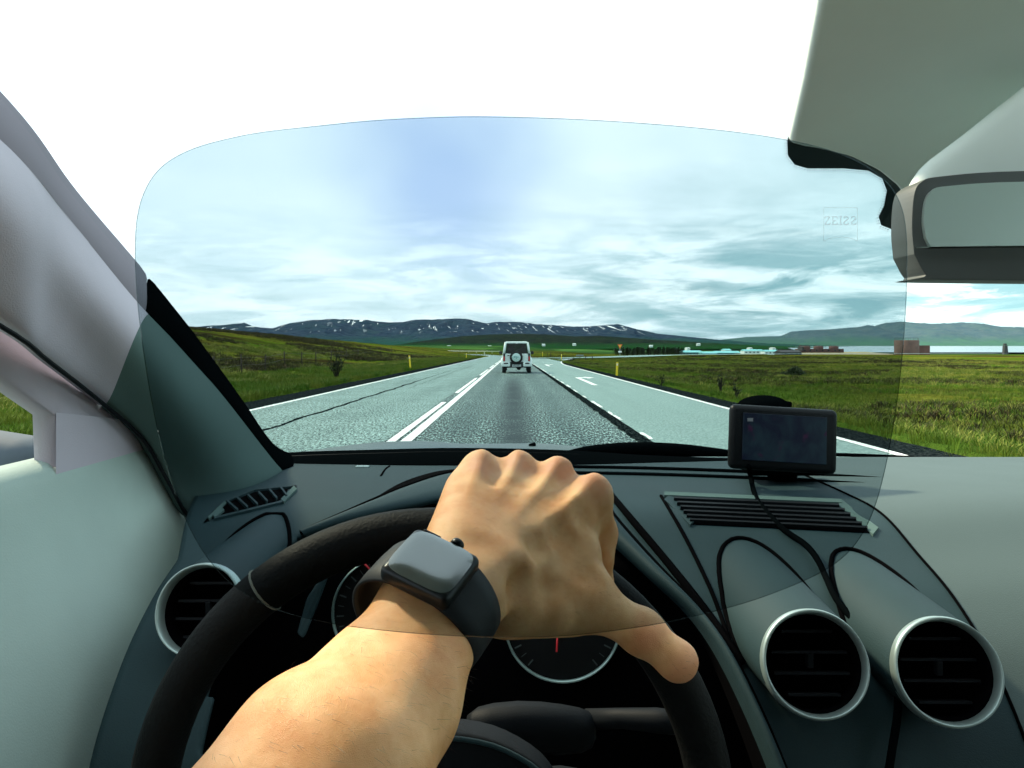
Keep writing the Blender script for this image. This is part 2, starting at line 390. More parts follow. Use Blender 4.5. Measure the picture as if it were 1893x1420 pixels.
# junction: the turning lane's right edge flares away towards the side road
def right_edge(y):
    return 4.42 if y < 62 else 4.42 + (y - 62) ** 1.75 * .0042
strip('shoulder_gravel', lambda y: rc(y) - 6.25, lambda y: right_edge(y) + .75, -25, 128, M['gravel'], -.03, 300, jag=.12)
strip('road', lambda y: rc(y) - 5.25, lambda y: rc(y) + 1.72, -25, 420, M['asphalt'], 0.0, 260)
strip('oncoming_lane', lambda y: rc(y) - 5.246, lambda y: rc(y) - 1.66, -25, 420, M['asphalt_old'], .004, 260)
strip('turning_lane', 1.80, lambda y: right_edge(y), -25, 128, M['asphalt_pale'], .003, 160)
sr_pts = [(3, 119), (10, 124), (22, 141), (36, 166), (60, 196), (95, 216), (140, 222)]
def side_road():
    c = spl([(a, b, 0) for a, b in sr_pts], 50); vs, fs = [], []
    for i, p in enumerate(c):
        a, b = c[max(0, i - 1)], c[min(len(c) - 1, i + 1)]; d = Vector(b - a).normalized(); nrm = Vector((-d.y, d.x, 0))
        for s in (-3.4, 3.4):
            q = Vector(p) + nrm * s; vs.append((q.x, q.y, base_z(q.y) + .10 + .25 * sstep(120, 160, q.y)))
    for i in range(len(c) - 1): fs.append((2 * i, 2 * i + 1, 2 * i + 3, 2 * i + 2))
    me = bpy.data.meshes.new('side_road'); me.from_pydata(vs, [], fs); me.update(); tag(link('side_road', me, M['asphalt_pale']), kind='structure')
side_road()
# painted lines, joints, cracks: each is a sheet a few millimetres up
road_marks = empty('road_marking', (0, 0, 0), 'white painted lines and turn arrows on the asphalt ahead of the windscreen', 'road marking')
def mark(x0, x1, y0, y1, m=M['paint'], lift=.010, name='line', jag=.012, n=None):
    o = strip(name, x0, x1, y0, y1, m, lift, n or max(3, int((y1 - y0) * 1.5)), kind=None, jag=jag); o.parent = road_marks; return o
mark(lambda y: rc(y) - 1.448, lambda y: rc(y) - 1.302, -5, 400, n=400)
for a, b in ((-8, 2.2), (5.6, 17.6), (21.4, 33.4), (37, 49), (52.8, 64.6), (68.6, 80.4), (84.4, 96.2), (100, 112), (116, 128), (132, 144)): mark(-1.62, -1.505, a, b)
mark(lambda y: rc(y) - 5.20, lambda y: rc(y) - 5.08, -5, 400, n=400)
mark(lambda y: right_edge(y) - .14, lambda y: right_edge(y) - .02, -5, 118, n=160)
for a in range(-2, 74, 3): mark(1.80, 1.80 + random.uniform(.04, .09), a + random.uniform(-.3, .3), a + random.uniform(.9, 2.0), jag=.05, n=14)
joint = strip('tar_joint', 1.60, 1.79, -5, 100, M['tar'], .008, 260, kind=None, jag=.07); joint.parent = road_marks
def crack(x, y0, y1, w=.05):
    pts = []; y = y0
    while y < y1: pts.append((x + .05 * mnoise.noise(Vector((y * .7, 4, 4))) * 2, y, w * (.5 + 1.0 * abs(mnoise.noise(Vector((y * 2.3, 8, 2))))))); y += .14
    vs, fs = [], []
    for i, (a, b, c) in enumerate(pts):
        j = .035 * mnoise.noise(Vector((b * 9, 1, 2))); z = base_z(b) + .0095; vs += [(a - c + j, b, z), (a + c + j, b, z)]
    for i in range(len(pts) - 1): fs.append((2 * i, 2 * i + 1, 2 * i + 3, 2 * i + 2))
    me = bpy.data.meshes.new('crack'); me.from_pydata(vs, [], fs); me.update(); o = link('crack', me, M['tar'], road_marks)
crack(-3.67, 5, 30, .055); crack(-3.70, 30.2, 46, .03); crack(-3.25, 24, 60, .012)
for ay in (0, 33):                       # right-turn arrows on the turning lane
    pts = [(2.72, 26.3 + ay), (2.90, 26.3 + ay), (2.90, 33.2 + ay), (3.18, 33.35 + ay), (3.18, 32.6 + ay), (3.55, 33.7 + ay), (3.18, 34.9 + ay), (3.18, 34.1 + ay), (2.72, 34.0 + ay)]
    mk('arrow', [(a, b, base_z(b) + .011) for a, b in pts], [tuple(range(9))], M['paint'], road_marks)

# water of the bay
wm = mat('bay_water', (.10, .16, .18), .25, .5, bump=.4, bscale=.02, coord='Generated')
mk('water', [(x, y, -9.6) for x, y in ((430, 1150), (5200, 1150), (9000, 4000), (9000, 9500), (3300, 9500))], [(0, 1, 2, 3, 4)], wm)
tag(bpy.data.objects['water'], kind='structure')

def ridge(name, crest, ycrest, depth, m, z0=-12, rough=1.0, nu=260, nv=36, seed=0, concave=1.35):
    px0, px1 = crest[0][0], crest[-1][0]; vs, fs = [], []
    cxs = [c[0] for c in crest]; cys = [c[1] for c in crest]
    for j in range(nv + 1):
        v = j / nv                      # 0 foot (near) .. .75 crest .. 1 behind
        for i in range(nu + 1):
            px = px0 + (px1 - px0) * i / nu; top = P(px, float(np.interp(px, cxs, cys)), ycrest)
            if v <= .75: f = v / .75; y = ycrest - depth * (1 - f); h = f ** concave
            else: f = 1 - (v - .75) / .25; y = ycrest + depth * .5 * (1 - f); h = f
            x = top.x
            w = mnoise.fractal(Vector((x / depth * 5.5, y / depth * 3.0 + seed, seed)), .9, 2.1, 6)
            rdg = 1 - abs(mnoise.noise(Vector((x / depth * 9 + .6 * w, y / depth * 2.2, seed + 4)))) * 2
            H = top.z - z0
            z = z0 + H * min(1.0, h * (1 + rough * .28 * w * (1 - h) + rough * .35 * (rdg - .4) * (1 - h)))
            if abs(v - .75) < .001: z = top.z + H * (.035 * w + .02 * mnoise.noise(Vector((x / depth * 60, seed, 2))))
            vs.append((x, y, z))
    for j in range(nv):
        for i in range(nu): a = j * (nu + 1) + i; fs.append((a, a + 1, a + nu + 2, a + nu + 1))
    me = bpy.data.meshes.new(name); me.from_pydata(vs, [], fs); me.update()
    return tag(link(name, me, m, smooth=True), kind='structure')
ridge('mountain_range', [(150, 620), (330, 612), (412, 601), (435, 603), (452, 597), (464, 603), (484, 606), (533, 609), (548, 600), (570, 592), (590, 592), (610, 589), (645, 590), (680, 591), (694, 594), (720, 597), (745, 596), (769, 591), (800, 590), (840, 588), (862, 589), (882, 594), (898, 598), (916, 595), (960, 596), (994, 600), (1028, 602), (1059, 604), (1089, 603), (1115, 601), (1142, 599), (1165, 606), (1203, 616), (1264, 622), (1326, 630), (1380, 637)],
      9000, 3600, hill_mat('mountain_rock', (.003, .012, .034), (.012, .060, .038), (.030, .055, .085), 1.0, -10, 110, 1.6), rough=2.2, nu=420, nv=48, seed=3)
ridge('dark_hills', [(560, 643), (700, 641), (770, 635), (800, 628), (850, 622), (900, 619), (960, 617), (1000, 618), (1060, 622), (1110, 621), (1150, 624), (1200, 628), (1250, 630), (1300, 634), (1360, 638), (1420, 641)],
      4600, 2100, hill_mat('heath_slope', (.004, .010, .012), (.010, .060, .014), (.022, .032, .018), 0, -8, 20, 4.0), rough=2.6, nu=260, seed=11, concave=1.8)
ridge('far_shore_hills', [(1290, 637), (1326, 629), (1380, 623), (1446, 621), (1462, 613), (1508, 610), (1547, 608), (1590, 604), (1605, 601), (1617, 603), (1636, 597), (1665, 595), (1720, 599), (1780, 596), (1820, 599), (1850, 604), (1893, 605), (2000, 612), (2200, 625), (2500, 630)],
      11500, 2300, hill_mat('hazed_hill', (.035, .075, .100), (.040, .115, .075), (.065, .105, .115), 0, 0, 160), rough=1.8, nu=300, seed=21, z0=-10)  # distance haze put into the bluish hill colours

# ------------------------------------------------------------------ grass and moor plants (nobody could count them)
def blade_mesh(name, n, h, spread, lean, w, m, seed):
    rnd = random.Random(seed); vs, fs = [], []
    for i in range(n):
        a = rnd.uniform(0, 6.283); r = rnd.uniform(0, spread); bx, by = math.cos(a) * r, math.sin(a) * r
        hh = h * rnd.uniform(.5, 1.1); l = lean * rnd.uniform(.3, 1.2) * hh; t = rnd.uniform(0, 6.283)
        dx, dy = math.cos(t) * w, math.sin(t) * w; k = len(vs); lx, ly = math.cos(a) * l, math.sin(a) * l
        vs += [(bx - dx, by - dy, -.05), (bx + dx, by + dy, -.05), (bx + lx * .35 + dx * .8, by + ly * .35 + dy * .8, hh * .6), (bx + lx * .35 - dx * .8, by + ly * .35 - dy * .8, hh * .6), (bx + lx, by + ly, hh)]
        fs += [(k, k + 1, k + 2, k + 3), (k + 3, k + 2, k + 4)]
    me = bpy.data.meshes.new(name); me.from_pydata(vs, [], fs); me.update(); me.materials.append(m); return me
def leafmat(name, a, b, c):
    m = bpy.data.materials.new(name); m.use_nodes = True; t = NT(m.node_tree)
    rnd = t.n('ShaderNodeObjectInfo').outputs['Random']; co = t.n('ShaderNodeNewGeometry').outputs['Position']
    n = t.noise(co, .35, 4, .6)
    col = t.mix(rnd, a, b); col = t.mix(t.ramp(n, [(.42, 0.), (.62, 1.)]), col, c)
    bs = t.n('ShaderNodeBsdfPrincipled', {'Base Color': col, 'Roughness': .6, 'Specular IOR Level': .08})
    t.n('ShaderNodeOutputMaterial', {'Surface': bs}); return m
def scatter(name, me, pts, smin, smax, cat_label):
    pm = bpy.data.meshes.new(name); pm.from_pydata(pts, [], []); pm.update()
    o = link(name, pm); src = bpy.data.objects.new(name + '_source', me)
    g = bpy.data.node_groups.new(name, 'GeometryNodeTree'); g.interface.new_socket('Geometry', in_out='INPUT', socket_type='NodeSocketGeometry'); g.interface.new_socket('Geometry', in_out='OUTPUT', socket_type='NodeSocketGeometry')
    N = g.nodes; gi = N.new('NodeGroupInput'); go = N.new('NodeGroupOutput'); ip = N.new('GeometryNodeInstanceOnPoints'); oi = N.new('GeometryNodeObjectInfo'); oi.inputs[0].default_value = src
    r1 = N.new('FunctionNodeRandomValue'); r1.data_type = 'FLOAT_VECTOR'; r1.inputs[0].default_value = (-.15, -.15, 0); r1.inputs[1].default_value = (.15, .15, 6.283)
    r2 = N.new('FunctionNodeRandomValue'); r2.data_type = 'FLOAT'; r2.inputs[2].default_value = smin; r2.inputs[3].default_value = smax
    L = g.links.new; L(gi.outputs[0], ip.inputs['Points']); L(oi.outputs['Geometry'], ip.inputs['Instance']); L(r1.outputs[0], ip.inputs['Rotation']); L(r2.outputs[1], ip.inputs['Scale']); L(ip.outputs[0], go.inputs[0])
    md = o.modifiers.new('g', 'NODES'); md.node_group = g
    return tag(o, cat_label, 'grass', kind='stuff')
M['grass_green'] = leafmat('green_grass', (.022, .070, .004), (.075, .150, .010), (.12, .145, .018))
M['grass_pale'] = leafmat('pale_grass', (.13, .165, .025), (.27, .27, .060), (.07, .11, .012))
M['heather'] = leafmat('heather', (.012, .013, .006), (.060, .045, .018), (.035, .045, .010))
def pts_in(n, fn, seed):
    rnd = random.Random(seed); out = []
    tries = 0
    while len(out) < n and tries < n * 30:
        tries += 1
        y = 4 + 150 * rnd.random() ** 1.9; x = fn(rnd, y)
        if x is None: continue
        px = 948 + F * x / y
        if px < -350 or px > 2300: continue
        out.append((x, y, ground_z(x, y) - .02))
    return out
g1 = blade_mesh('grass_tuft', 14, .20, .12, .55, .006, M['grass_green'], 1)
g2 = blade_mesh('pale_tuft', 22, .22, .16, .8, .008, M['grass_pale'], 2)
g3 = blade_mesh('heather_tuft', 20, .17, .20, .9, .011, M['heather'], 3)
def left_green(r, y): return -6.3 - 6.5 * r.random() ** 1.3
def left_pale(r, y):
    x = -10.5 - 18 * r.random() ** 1.5
    return x if mnoise.noise(Vector((x * .10, y * .06, 2))) > -.12 else None
def left_heath(r, y):
    x = -13 - 45 * r.random()
    return x if mnoise.noise(Vector((x * .07, y * .05, 7))) > -.05 else None
def right_green(r, y):
    x = 5.0 + 26 * r.random() ** 1.2
    return x if mnoise.noise(Vector((x * .08, y * .05, 12))) > -.45 else None
def right_pale(r, y):
    x = 5.8 + 60 * r.random() ** 1.1
    return x if mnoise.noise(Vector((x * .12, y * .10, 22))) > -.15 else None
def right_heath(r, y):
    x = 5.8 + 60 * r.random()
    return x if mnoise.noise(Vector((x * .12, y * .10, 31))) > .08 else None
scatter('verge_grass', g1, pts_in(17000, left_green, 1), .6, 1.3, 'short green grass on the left verge')
scatter('pale_grass', g2, pts_in(7000, left_pale, 2), .6, 1.3, 'pale long grass on the left slope')
scatter('moor_heather', g3, pts_in(11000, left_heath, 3), .7, 1.9, 'brown heather on the left moor')
scatter('field_grass', g1, pts_in(26000, right_green, 4), .45, .95, 'green grass of the right field')
scatter('field_pale_grass', g2, pts_in(26000, right_pale, 5), .35, .9, 'pale tussock grass of the right field')
scatter('field_heather', g3, pts_in(12000, right_heath, 6), .5, 1.2, 'dark heather tufts in the right field')

# ------------------------------------------------------------------ roadside things
yel = mat('yellow_plastic', (.80, .62, .02), .5); whi = mat('white_plastic', (.75, .77, .75), .5); redm = mat('red_reflector', (.6, .05, .03), .4)
wood = mat('weathered_wood', (.045, .040, .032), .9, .1, var=.4, vscale=12); wire_m = mat('fence_wire', (.10, .10, .10), .6, metal=.5)
def marker(px, pyb, y, h, label, m=yel, tilt=0.0, x=None):
    b = P(px, pyb, y); b.z = ground_z(b.x, y) - .02
    r = empty('road_marker_post', b, label, 'marker post', 'yellow marker posts along the road')
    rot = Matrix.Rotation(tilt, 3, 'Y')
    bm = bmesh.new(); box_bm(bm, rot @ Vector((0, 0, h * .5)), (.10, .045, h), .012, rot); from_bm('post', bm, m, r, local=True)
    bm = bmesh.new(); box_bm(bm, rot @ Vector((0, -.026, h * .86)), (.06, .010, .10), .003, rot); from_bm('reflector', bm, whi, r, local=True)
    return r
marker(759, 683, 49, .92, 'yellow marker post leaning on the left verge, nearest of those left of the road', tilt=-.09)
marker(1140, 694, 38, .78, 'yellow marker post on the right verge, beside the turning lane opposite the arrow', tilt=.04)
marker(862, 662, 120, .90, 'small far yellow marker post on the left verge, well beyond the leaning one')
marker(1038, 664, 104, .90, 'small yellow marker post at the corner where the side road turns off')
marker(1003, 659, 165, .95, 'tiny yellow marker post beyond the junction, just right of the white car')
marker(896, 657, 188, 1.0, 'tiny white marker post far ahead left of the white car', m=whi)
# left fence: wooden posts with wires
fence = empty('wire_fence', (-14, 40, ground_z(-14, 40)), 'low wire fence of thin dark wooden posts in the grass left of the road', 'fence')
fp = []
for i, (px, y) in enumerate(((395, 33), (447, 38), (490, 43), (526, 49), (557, 55), (584, 62), (612, 70), (640, 80), (662, 92), (684, 106), (704, 122), (724, 142))):
    x = (px - CX) / F * y; z = ground_z(x, y); h = .95 + .08 * random.random(); lx = random.uniform(-.05, .05)
    tube('post', [(x, y, z - .2), (x + lx, y, z + h)], .045, wood, fence, 6); fp.append((x + lx, y, z + h))
for k in (.12, .5):
    tube('wire', [(a, b, c - k - .03) for a, b, c in fp], .006, wire_m, fence, 4)
# bushes
bark = mat('dark_twig', (.018, .016, .014), .9, .1); leafd = leafmat('dark_leaf', (.012, .022, .008), (.03, .05, .014), (.018, .03, .010))
def twig_bush(px, y, h, w, label, n=34, leaves=160, seed=0):
    rnd = random.Random(seed); x = (px - CX) / F * y; z = ground_z(x, y); r = empty('bush', (x, y, z), label, 'bush')
    bm = bmesh.new(); tips = []
    for i in range(n):
        a = rnd.uniform(0, 6.283); l = rnd.uniform(.2, 1) * w * .5; hh = h * rnd.uniform(.55, 1.0)
        p = [Vector((0, 0, -.1)), Vector((math.cos(a) * l * .35, math.sin(a) * l * .35, hh * .5)), Vector((math.cos(a) * l + rnd.uniform(-.05, .05), math.sin(a) * l, hh))]
        tube_bm(bm, p, [.014, .010, .004], 4); tips.append(p)
        for q in range(3):
            s_ = p[1].lerp(p[2], rnd.random()); e = s_ + Vector((rnd.uniform(-.12, .12), rnd.uniform(-.12, .12), rnd.uniform(.05, .22))); tube_bm(bm, [s_, e], [.006, .003], 3); tips.append([s_, s_, e])
    from_bm('stem', bm, bark, r, local=True)
    vs, fs = [], []
    for i in range(leaves):
        p = rnd.choice(tips); c = p[1].lerp(p[2], rnd.random()) + Vector([rnd.gauss(0, .03) for _ in range(3)]); s = .03 + .03 * rnd.random()
        u = Vector([rnd.gauss(0, 1) for _ in range(3)]).normalized(); v = u.orthogonal().normalized(); k = len(vs)
        vs += [c - u * s, c + v * s * .5, c + u * s, c - v * s * .5]; fs.append((k, k + 1, k + 2, k + 3))
    me = bpy.data.meshes.new('foliage'); me.from_pydata(vs, [], fs); me.update(); me.materials.append(leafd); link('foliage', me, None, r)
    return r
twig_bush(622, 33, 1.08, 1.05, 'dark leafless twiggy shrub in the grass left of the road before the fence', 26, 260, 4)
def dense_bush(px, y, h, w, label, seed, m=leafd, n=1500):
    rnd = random.Random(seed); x = (px - CX) / F * y; z = ground_z(x, y); r = empty('bush', (x, y, z), label, 'bush')
    bm = bmesh.new()
    for i in range(9): a = i * .7; tube_bm(bm, [(0, 0, -.1), (math.cos(a) * w * .25, math.sin(a) * w * .2, h * .6)], [.03, .01], 4)
    from_bm('stem', bm, bark, r, local=True); vs, fs = [], []
    for i in range(n):
        a = rnd.uniform(0, 6.283); q = rnd.random() ** .4; e = rnd.uniform(0, 1.57)
        lump = 1 + .22 * math.sin(a * 3 + seed) + .15 * math.sin(a * 7)
        c = Vector((math.cos(a) * math.cos(e) * w * .5 * q * lump, math.sin(a) * math.cos(e) * w * .5 * q, math.sin(e) * h * q * (1 + .25 * math.sin(a * 4 + 1)))); s = .05 + .04 * rnd.random()
        u = Vector([rnd.gauss(0, 1) for _ in range(3)]).normalized(); v = u.orthogonal().normalized(); k = len(vs)
        vs += [c - u * s, c + v * s * .6, c + u * s, c - v * s * .6]; fs.append((k, k + 1, k + 2, k + 3))
    me = bpy.data.meshes.new('foliage'); me.from_pydata(vs, [], fs); me.update(); me.materials.append(m); link('foliage', me, None, r)
dense_bush(1470, 42, .46, 1.35, 'low round dark green bush alone in the middle of the right field', 5)
twig_bush(1332, 22, .62, .35, 'thin upright weed stalk on the right verge near the navigator', 7, 30, 9)
twig_bush(1362, 20, .30, .22, 'short dry weed beside the taller stalk on the right verge', 6, 20, 12)
twig_bush(1222, 27, .45, .25, 'small weed at the edge of the right gravel shoulder', 6, 26, 15)

# junction signs
sg = P(1146, 661, 139); sg.z = ground_z(sg.x, 139)
s1 = empty('road_sign', sg, 'orange yellow warning sign with red edge on a pole at the side road', 'road sign')
tube('pole', [sg, sg + Vector((0, 0, 2.1))], .05, mat('galvanised_steel', (.35, .37, .37), .5, metal=.6), s1, 8)
c0 = sg + Vector((0, -.07, 1.85))
prism('sign_panel', [c0 + Vector((-.46, 0, .42)), c0 + Vector((.46, 0, .42)), c0 + Vector((0, 0, -.42))], (0, .03, 0), mat('red_sign_paint', (.55, .06, .03), .5), s1)
prism('sign_face', [c0 + Vector((-.28, -.006, .31)), c0 + Vector((.28, -.006, .31)), c0 + Vector((0, -.006, -.20))], (0, .005, 0), mat('yellow_sign_paint', (.85, .45, .04), .5), s1)
box('lower_plate', sg + Vector((0, -.07, .95)), (.62, .03, .28), whi, s1, .01)
br = P(1092, 664, 106); br.z = ground_z(br.x, 106)
s2 = empty('low_sign', P(1072, 664, 106), 'low dark sign plate on a thin post at the corner of the side road', 'sign'); s2.location.z = ground_z(s2.location.x, 106)
tube('post', [s2.location, s2.location + Vector((0, 0, .75))], .045, wood, s2, 6); box('sign_panel', s2.location + Vector((0, -.06, .72)), (1.05, .03, .20), mat('grey_sign_back', (.18, .22, .22), .6), s2, .01)
for px in (1082.6, 1095): 
    q = P(px, 664, 105); q.z = ground_z(q.x, 105)
    o = tube('wooden_post', [Vector((0, 0, -.2)), Vector((0, 0, .65))], .06, wood, None, 7); o.location = q
    tag(o, 'short dark wooden post standing right of the low sign at the junction' if px < 1090 else 'dark stub post furthest right in the row beside the low sign', 'post', 'dark posts at the junction')
for px in (848, 1012, 1018):
    q = P(px, 660, 150); q.z = ground_z(q.x, 150)
    o = tube('dark_post', [Vector((0, 0, -.2)), Vector((0, 0, 1.0))], .05, wood, None, 6); o.location = q
    tag(o, {848: 'dark post left of the far yellow marker on the left verge', 1012: 'left one of two dark posts standing close together beyond the junction', 1018: 'right one of two dark posts standing close together beyond the junction'}[px], 'post')
# guard rail where the road bends left
gr = empty('guard_rail', (-28, 300, ground_z(-28, 300)), 'pale steel guard rail along the far bend left of the white car', 'guard rail')
gm = mat('pale_steel', (.62, .68, .66), .5, metal=.3)
def gzr(x, y): return base_z(y) + .55
ra = [P(px, 652, y) for px, y in ((815, 300), (850, 285), (890, 275), (925, 265))]
for p in ra: p.z = base_z(p.y) + .70
tube('rail', ra, .16, gm, gr, 6, flat=.4)
for i in range(9):
    p = ra[0].lerp(ra[-1], i / 8); tube('post', [(p.x, p.y + .1, base_z(p.y) - .3), (p.x, p.y + .1, base_z(p.y) + .75)], .06, gm, gr, 5)

# conifers along the side road
conm = leafmat('spruce_needles', (.010, .022, .010), (.022, .036, .014), (.018, .026, .010)); trunkm = mat('spruce_trunk', (.03, .022, .016), .95)
def spruce(seed):
    rnd = random.Random(seed); r = empty('spruce_tree', (0, 0, 0), 'young dark spruce in the row of trees beyond the side road', 'tree', 'young dark spruces beyond the side road')
    tube('trunk', [(0, 0, -.2), (0, 0, 2.3)], [.07, .02], trunkm, r, 6); vs, fs = [], []
    for i in range(420):
        h = rnd.random() ** .8; z = .15 + 2.35 * h; rr = (1 - h) * .62 * (.5 + .7 * rnd.random()) + .03; a = rnd.uniform(0, 6.283)
        c = Vector((math.cos(a) * rr, math.sin(a) * rr, z)); o_ = Vector((math.cos(a), math.sin(a), -.35)) * .16; s_ = Vector((-math.sin(a), math.cos(a), .1)) * .05; k = len(vs)
        vs += [c - o_ - s_, c - o_ + s_, c + o_]; fs.append((k, k + 1, k + 2))
    me = bpy.data.meshes.new('crown'); me.from_pydata(vs, [], fs); me.update(); me.materials.append(conm); link('crown', me, None, r)
    return r
protos = [spruce(s) for s in (1, 2, 3)]
rnd = random.Random(3); used = set()
for i in range(64):
    k = i % 3
    o = protos[k] if k not in used else copy_tree(protos[k]); used.add(k)
    t = i / 63; px = 1150 + 118 * t + rnd.uniform(-3, 3) if i < 60 else 1138 + (i - 60) * 3
    y = 176 + 26 * rnd.random() + 30 * t; x = (px - CX) / F * y
    o.location = (x, y, ground_z(x, y)); s = rnd.uniform(.55, 1.0) * (.9 if i < 60 else 1.1); o.scale = (s * 1.9, s * 1.9, s); o.rotation_euler.z = rnd.uniform(0, 6)

# ------------------------------------------------------------------ buildings and works far off to the right
tealm = mat('teal_roof', (.16, .50, .52), .6, var=.15, vscale=.2); teald = mat('teal_wall', (.05, .17, .18), .7); whitew = mat('white_wall', (.6, .7, .7), .7)
brick = mat('brown_brick', (.085, .045, .038), .9, var=.2, vscale=.3); dark = mat('dark_steel_wall', (.020, .026, .028), .8); tan = mat('tan_render', (.32, .28, .17), .85); winm = mat('dark_pane', (.012, .03, .034), .2)
def house(px0, px1, pyt, pyb, y, wm_, rm, label, cat='building', nwin=4, roof_h=.35, depth=14):
    a, b = P(px0, pyb, y), P(px1, pyt, y); w = b.x - a.x; h = b.z - a.z; r = empty('building', (a.x + w / 2, y, a.z), label, cat)
    base = r.location; wh = h * (1 - roof_h)
    box('wall', base + Vector((0, depth / 2, wh / 2 - 1)), (w, depth, wh + 2), wm_, r)
    o = Vector(base); rv = [o + Vector((sx * (w / 2 + .3), yy, z)) for sx in (-1, 1) for yy, z in ((-.3, wh), (depth / 2, h), (depth + .3, wh))]
    mk('roof', rv, [(0, 1, 4, 3), (1, 2, 5, 4), (0, 3, 5, 2), (0, 2, 1), (3, 4, 5)], rm, r)
    for i in range(nwin):
        x = -w / 2 + w * (i + .5) / nwin; box('window', base + Vector((x, -.03, wh * .52)), (w / nwin * .45, .12, wh * .36), winm, r)
    return r
house(1262, 1298, 648, 658, 620, teald, tealm, 'long low teal roofed shed, leftmost of the far buildings right of the spruces', nwin=6)
house(1300, 1326, 650, 660, 560, teald, tealm, 'low teal building just right of the leftmost far shed', nwin=4)
house(1324, 1369, 649, 659, 600, teald, tealm, 'wide dark teal hall in the middle of the far buildings', nwin=7)
house(1340, 1352, 645, 652, 760, whitew, tealm, 'small white walled house behind the wide teal hall', nwin=2)
house(1376, 1412, 646, 654, 800, whitew, tealm, 'pale turquoise roofed works right of the wide teal hall', nwin=5)
house(1414, 1447, 647, 655, 760, whitew, tealm, 'bright turquoise roofed building left of the dark barn', nwin=5)
house(1369, 1418, 654, 660, 520, tan, tan, 'long low tan wall in front of the turquoise roofs', nwin=0, roof_h=.1)
house(1418, 1446, 656, 660, 500, tan, tealm, 'low tan shed beside the dark barn', nwin=2)
house(1446, 1482, 647, 660, 470, dark, dark, 'dark barn with a sloping roof at the edge of the right field', nwin=2)
for k, (px0, px1, nm) in enumerate(((1270, 1276, 'tiny white hut left among the far roofs'), (1386, 1391, 'tiny white hut above the turquoise works'), (1428, 1434, 'tiny pale hut left of the dark barn, by the water'))):
    house(px0, px1, 642.5, 645.5, 1050, whitew, whitew, nm, nwin=1)
for px, py, nm in ((1005, 638, 'tiny white farmhouse under the dark hill right of the white car'), (802, 642, 'pair of tiny white farm buildings left of the white car'), (830, 641, 'white farmhouse in the green valley left of the white car'), (905, 641, 'tiny pale farmhouse just left of the white car'), (1062, 637, 'tiny white farm on the green slope above the junction'), (1204, 640, 'white farm above the row of spruces'), (1292, 637, 'tiny white farm above the teal sheds')):
    house(px - 3, px + 3, py - 2.2, py + 1, 2300, whitew, whitew, nm, nwin=2, depth=12)
# brick works with three round tanks on top of a tan bank
bk = P(1520, 655, 900)
mk('grass_bank', [P(1445, 661, 520), P(1600, 660, 520), P(1655, 655, 700), P(1600, 650.5, 980), P(1470, 650.5, 980), P(1440, 656, 700)], [(0, 1, 2, 3, 4, 5)], mat('tan_bank', (.22, .19, .09), .9, var=.3, vscale=.05)); tag(bpy.data.objects['grass_bank'], kind='structure')
works = empty('industrial_works', bk, 'dark brown brick works with three railed round tanks beside the water', 'factory')
def pbox(name, px0, px1, pyt, pyb, y, depth, m, parent):
    a, b = P(px0, pyb, y), P(px1, pyt, y); return box(name, Vector(((a.x + b.x) / 2, y + depth / 2, (a.z + b.z) / 2)), (b.x - a.x, depth, b.z - a.z), m, parent)
pbox('wall', 1478, 1560, 645, 652, 880, 14, brick, works)
for px in (1488, 1498, 1510, 1521, 1532, 1544, 1552): pbox('window', px - 1.2, px + 1.2, 646.6, 649.2, 879.6, .6, winm, works)
for px in (1489, 1513, 1541):
    a = P(px, 645, 886); t = P(px, 639.5, 886); rad = 8.5 / F * 886
    tk = revolve('tank', [(0.01, t.z - a.z), (rad * .6, t.z - a.z), (rad, (t.z - a.z) * .75), (rad, -.5)], a, (0, 0, 1), brick, works, 20)
    bm = bmesh.new(); tube_bm(bm, disc_pts(t + Vector((0, 0, 1.0)), (0, 0, 1), rad * .9, 14), .12, 4, closed=True)
    for q in disc_pts(t, (0, 0, 1), rad * .9, 7): tube_bm(bm, [q + Vector((0, 0, -.6)), q + Vector((0, 0, 1))], .10, 4)
    from_bm('railing', bm, dark, works)
pbox('chimney', 1479, 1482, 638.5, 646, 884, 2.5, brick, works)
tank = empty('storage_tank', P(1676, 654, 430), 'large dark cylindrical tank with a railed top at the far right by the water', 'tank')
a = P(1676, 655, 430); t = P(1676, 629, 430); rad = 21 / F * 430; H = t.z - a.z
revolve('shell', [(0.01, H), (rad * .97, H), (rad, H * .97), (rad, -1)], a, (0, 0, 1), mat('rust_brown_steel', (.075, .045, .035), .8, var=.3, vscale=.4), tank, 32)
bm = bmesh.new()
for q in disc_pts(t, (0, 0, 1), rad * .95, 14): tube_bm(bm, [q, q + Vector((0, 0, 1.2))], .06, 4)
tube_bm(bm, disc_pts(t + Vector((0, 0, 1.2)), (0, 0, 1), rad * .95, 24), .06, 4, closed=True); from_bm('railing', bm, dark, tank)
box('annex', a + Vector((rad + 3.2, 2, 1.9)), (6.4, 5, 6), brick, tank)
tw = P(1860, 654, 430); twr = empty('tower', tw, 'slim dark tower on the shore behind the right field', 'tower')
prism('shaft', [tw + Vector((-1.1, 0, -1)), tw + Vector((1.3, 0, -1)), tw + Vector((.8, 0, 4.6)), tw + Vector((-.7, 0, 4.6))], (0, 2, 0), dark, twr); box('cap', tw + Vector((0, 1, 5.2)), (1.3, 1.3, 1.0), dark, twr, .1)
hut = house(1483, 1486, 640, 645, 870, dark, dark, 'tiny dark hut standing on the wall of the brown works', nwin=0)
bpy.data.objects.remove(hut.children[0]) if False else None

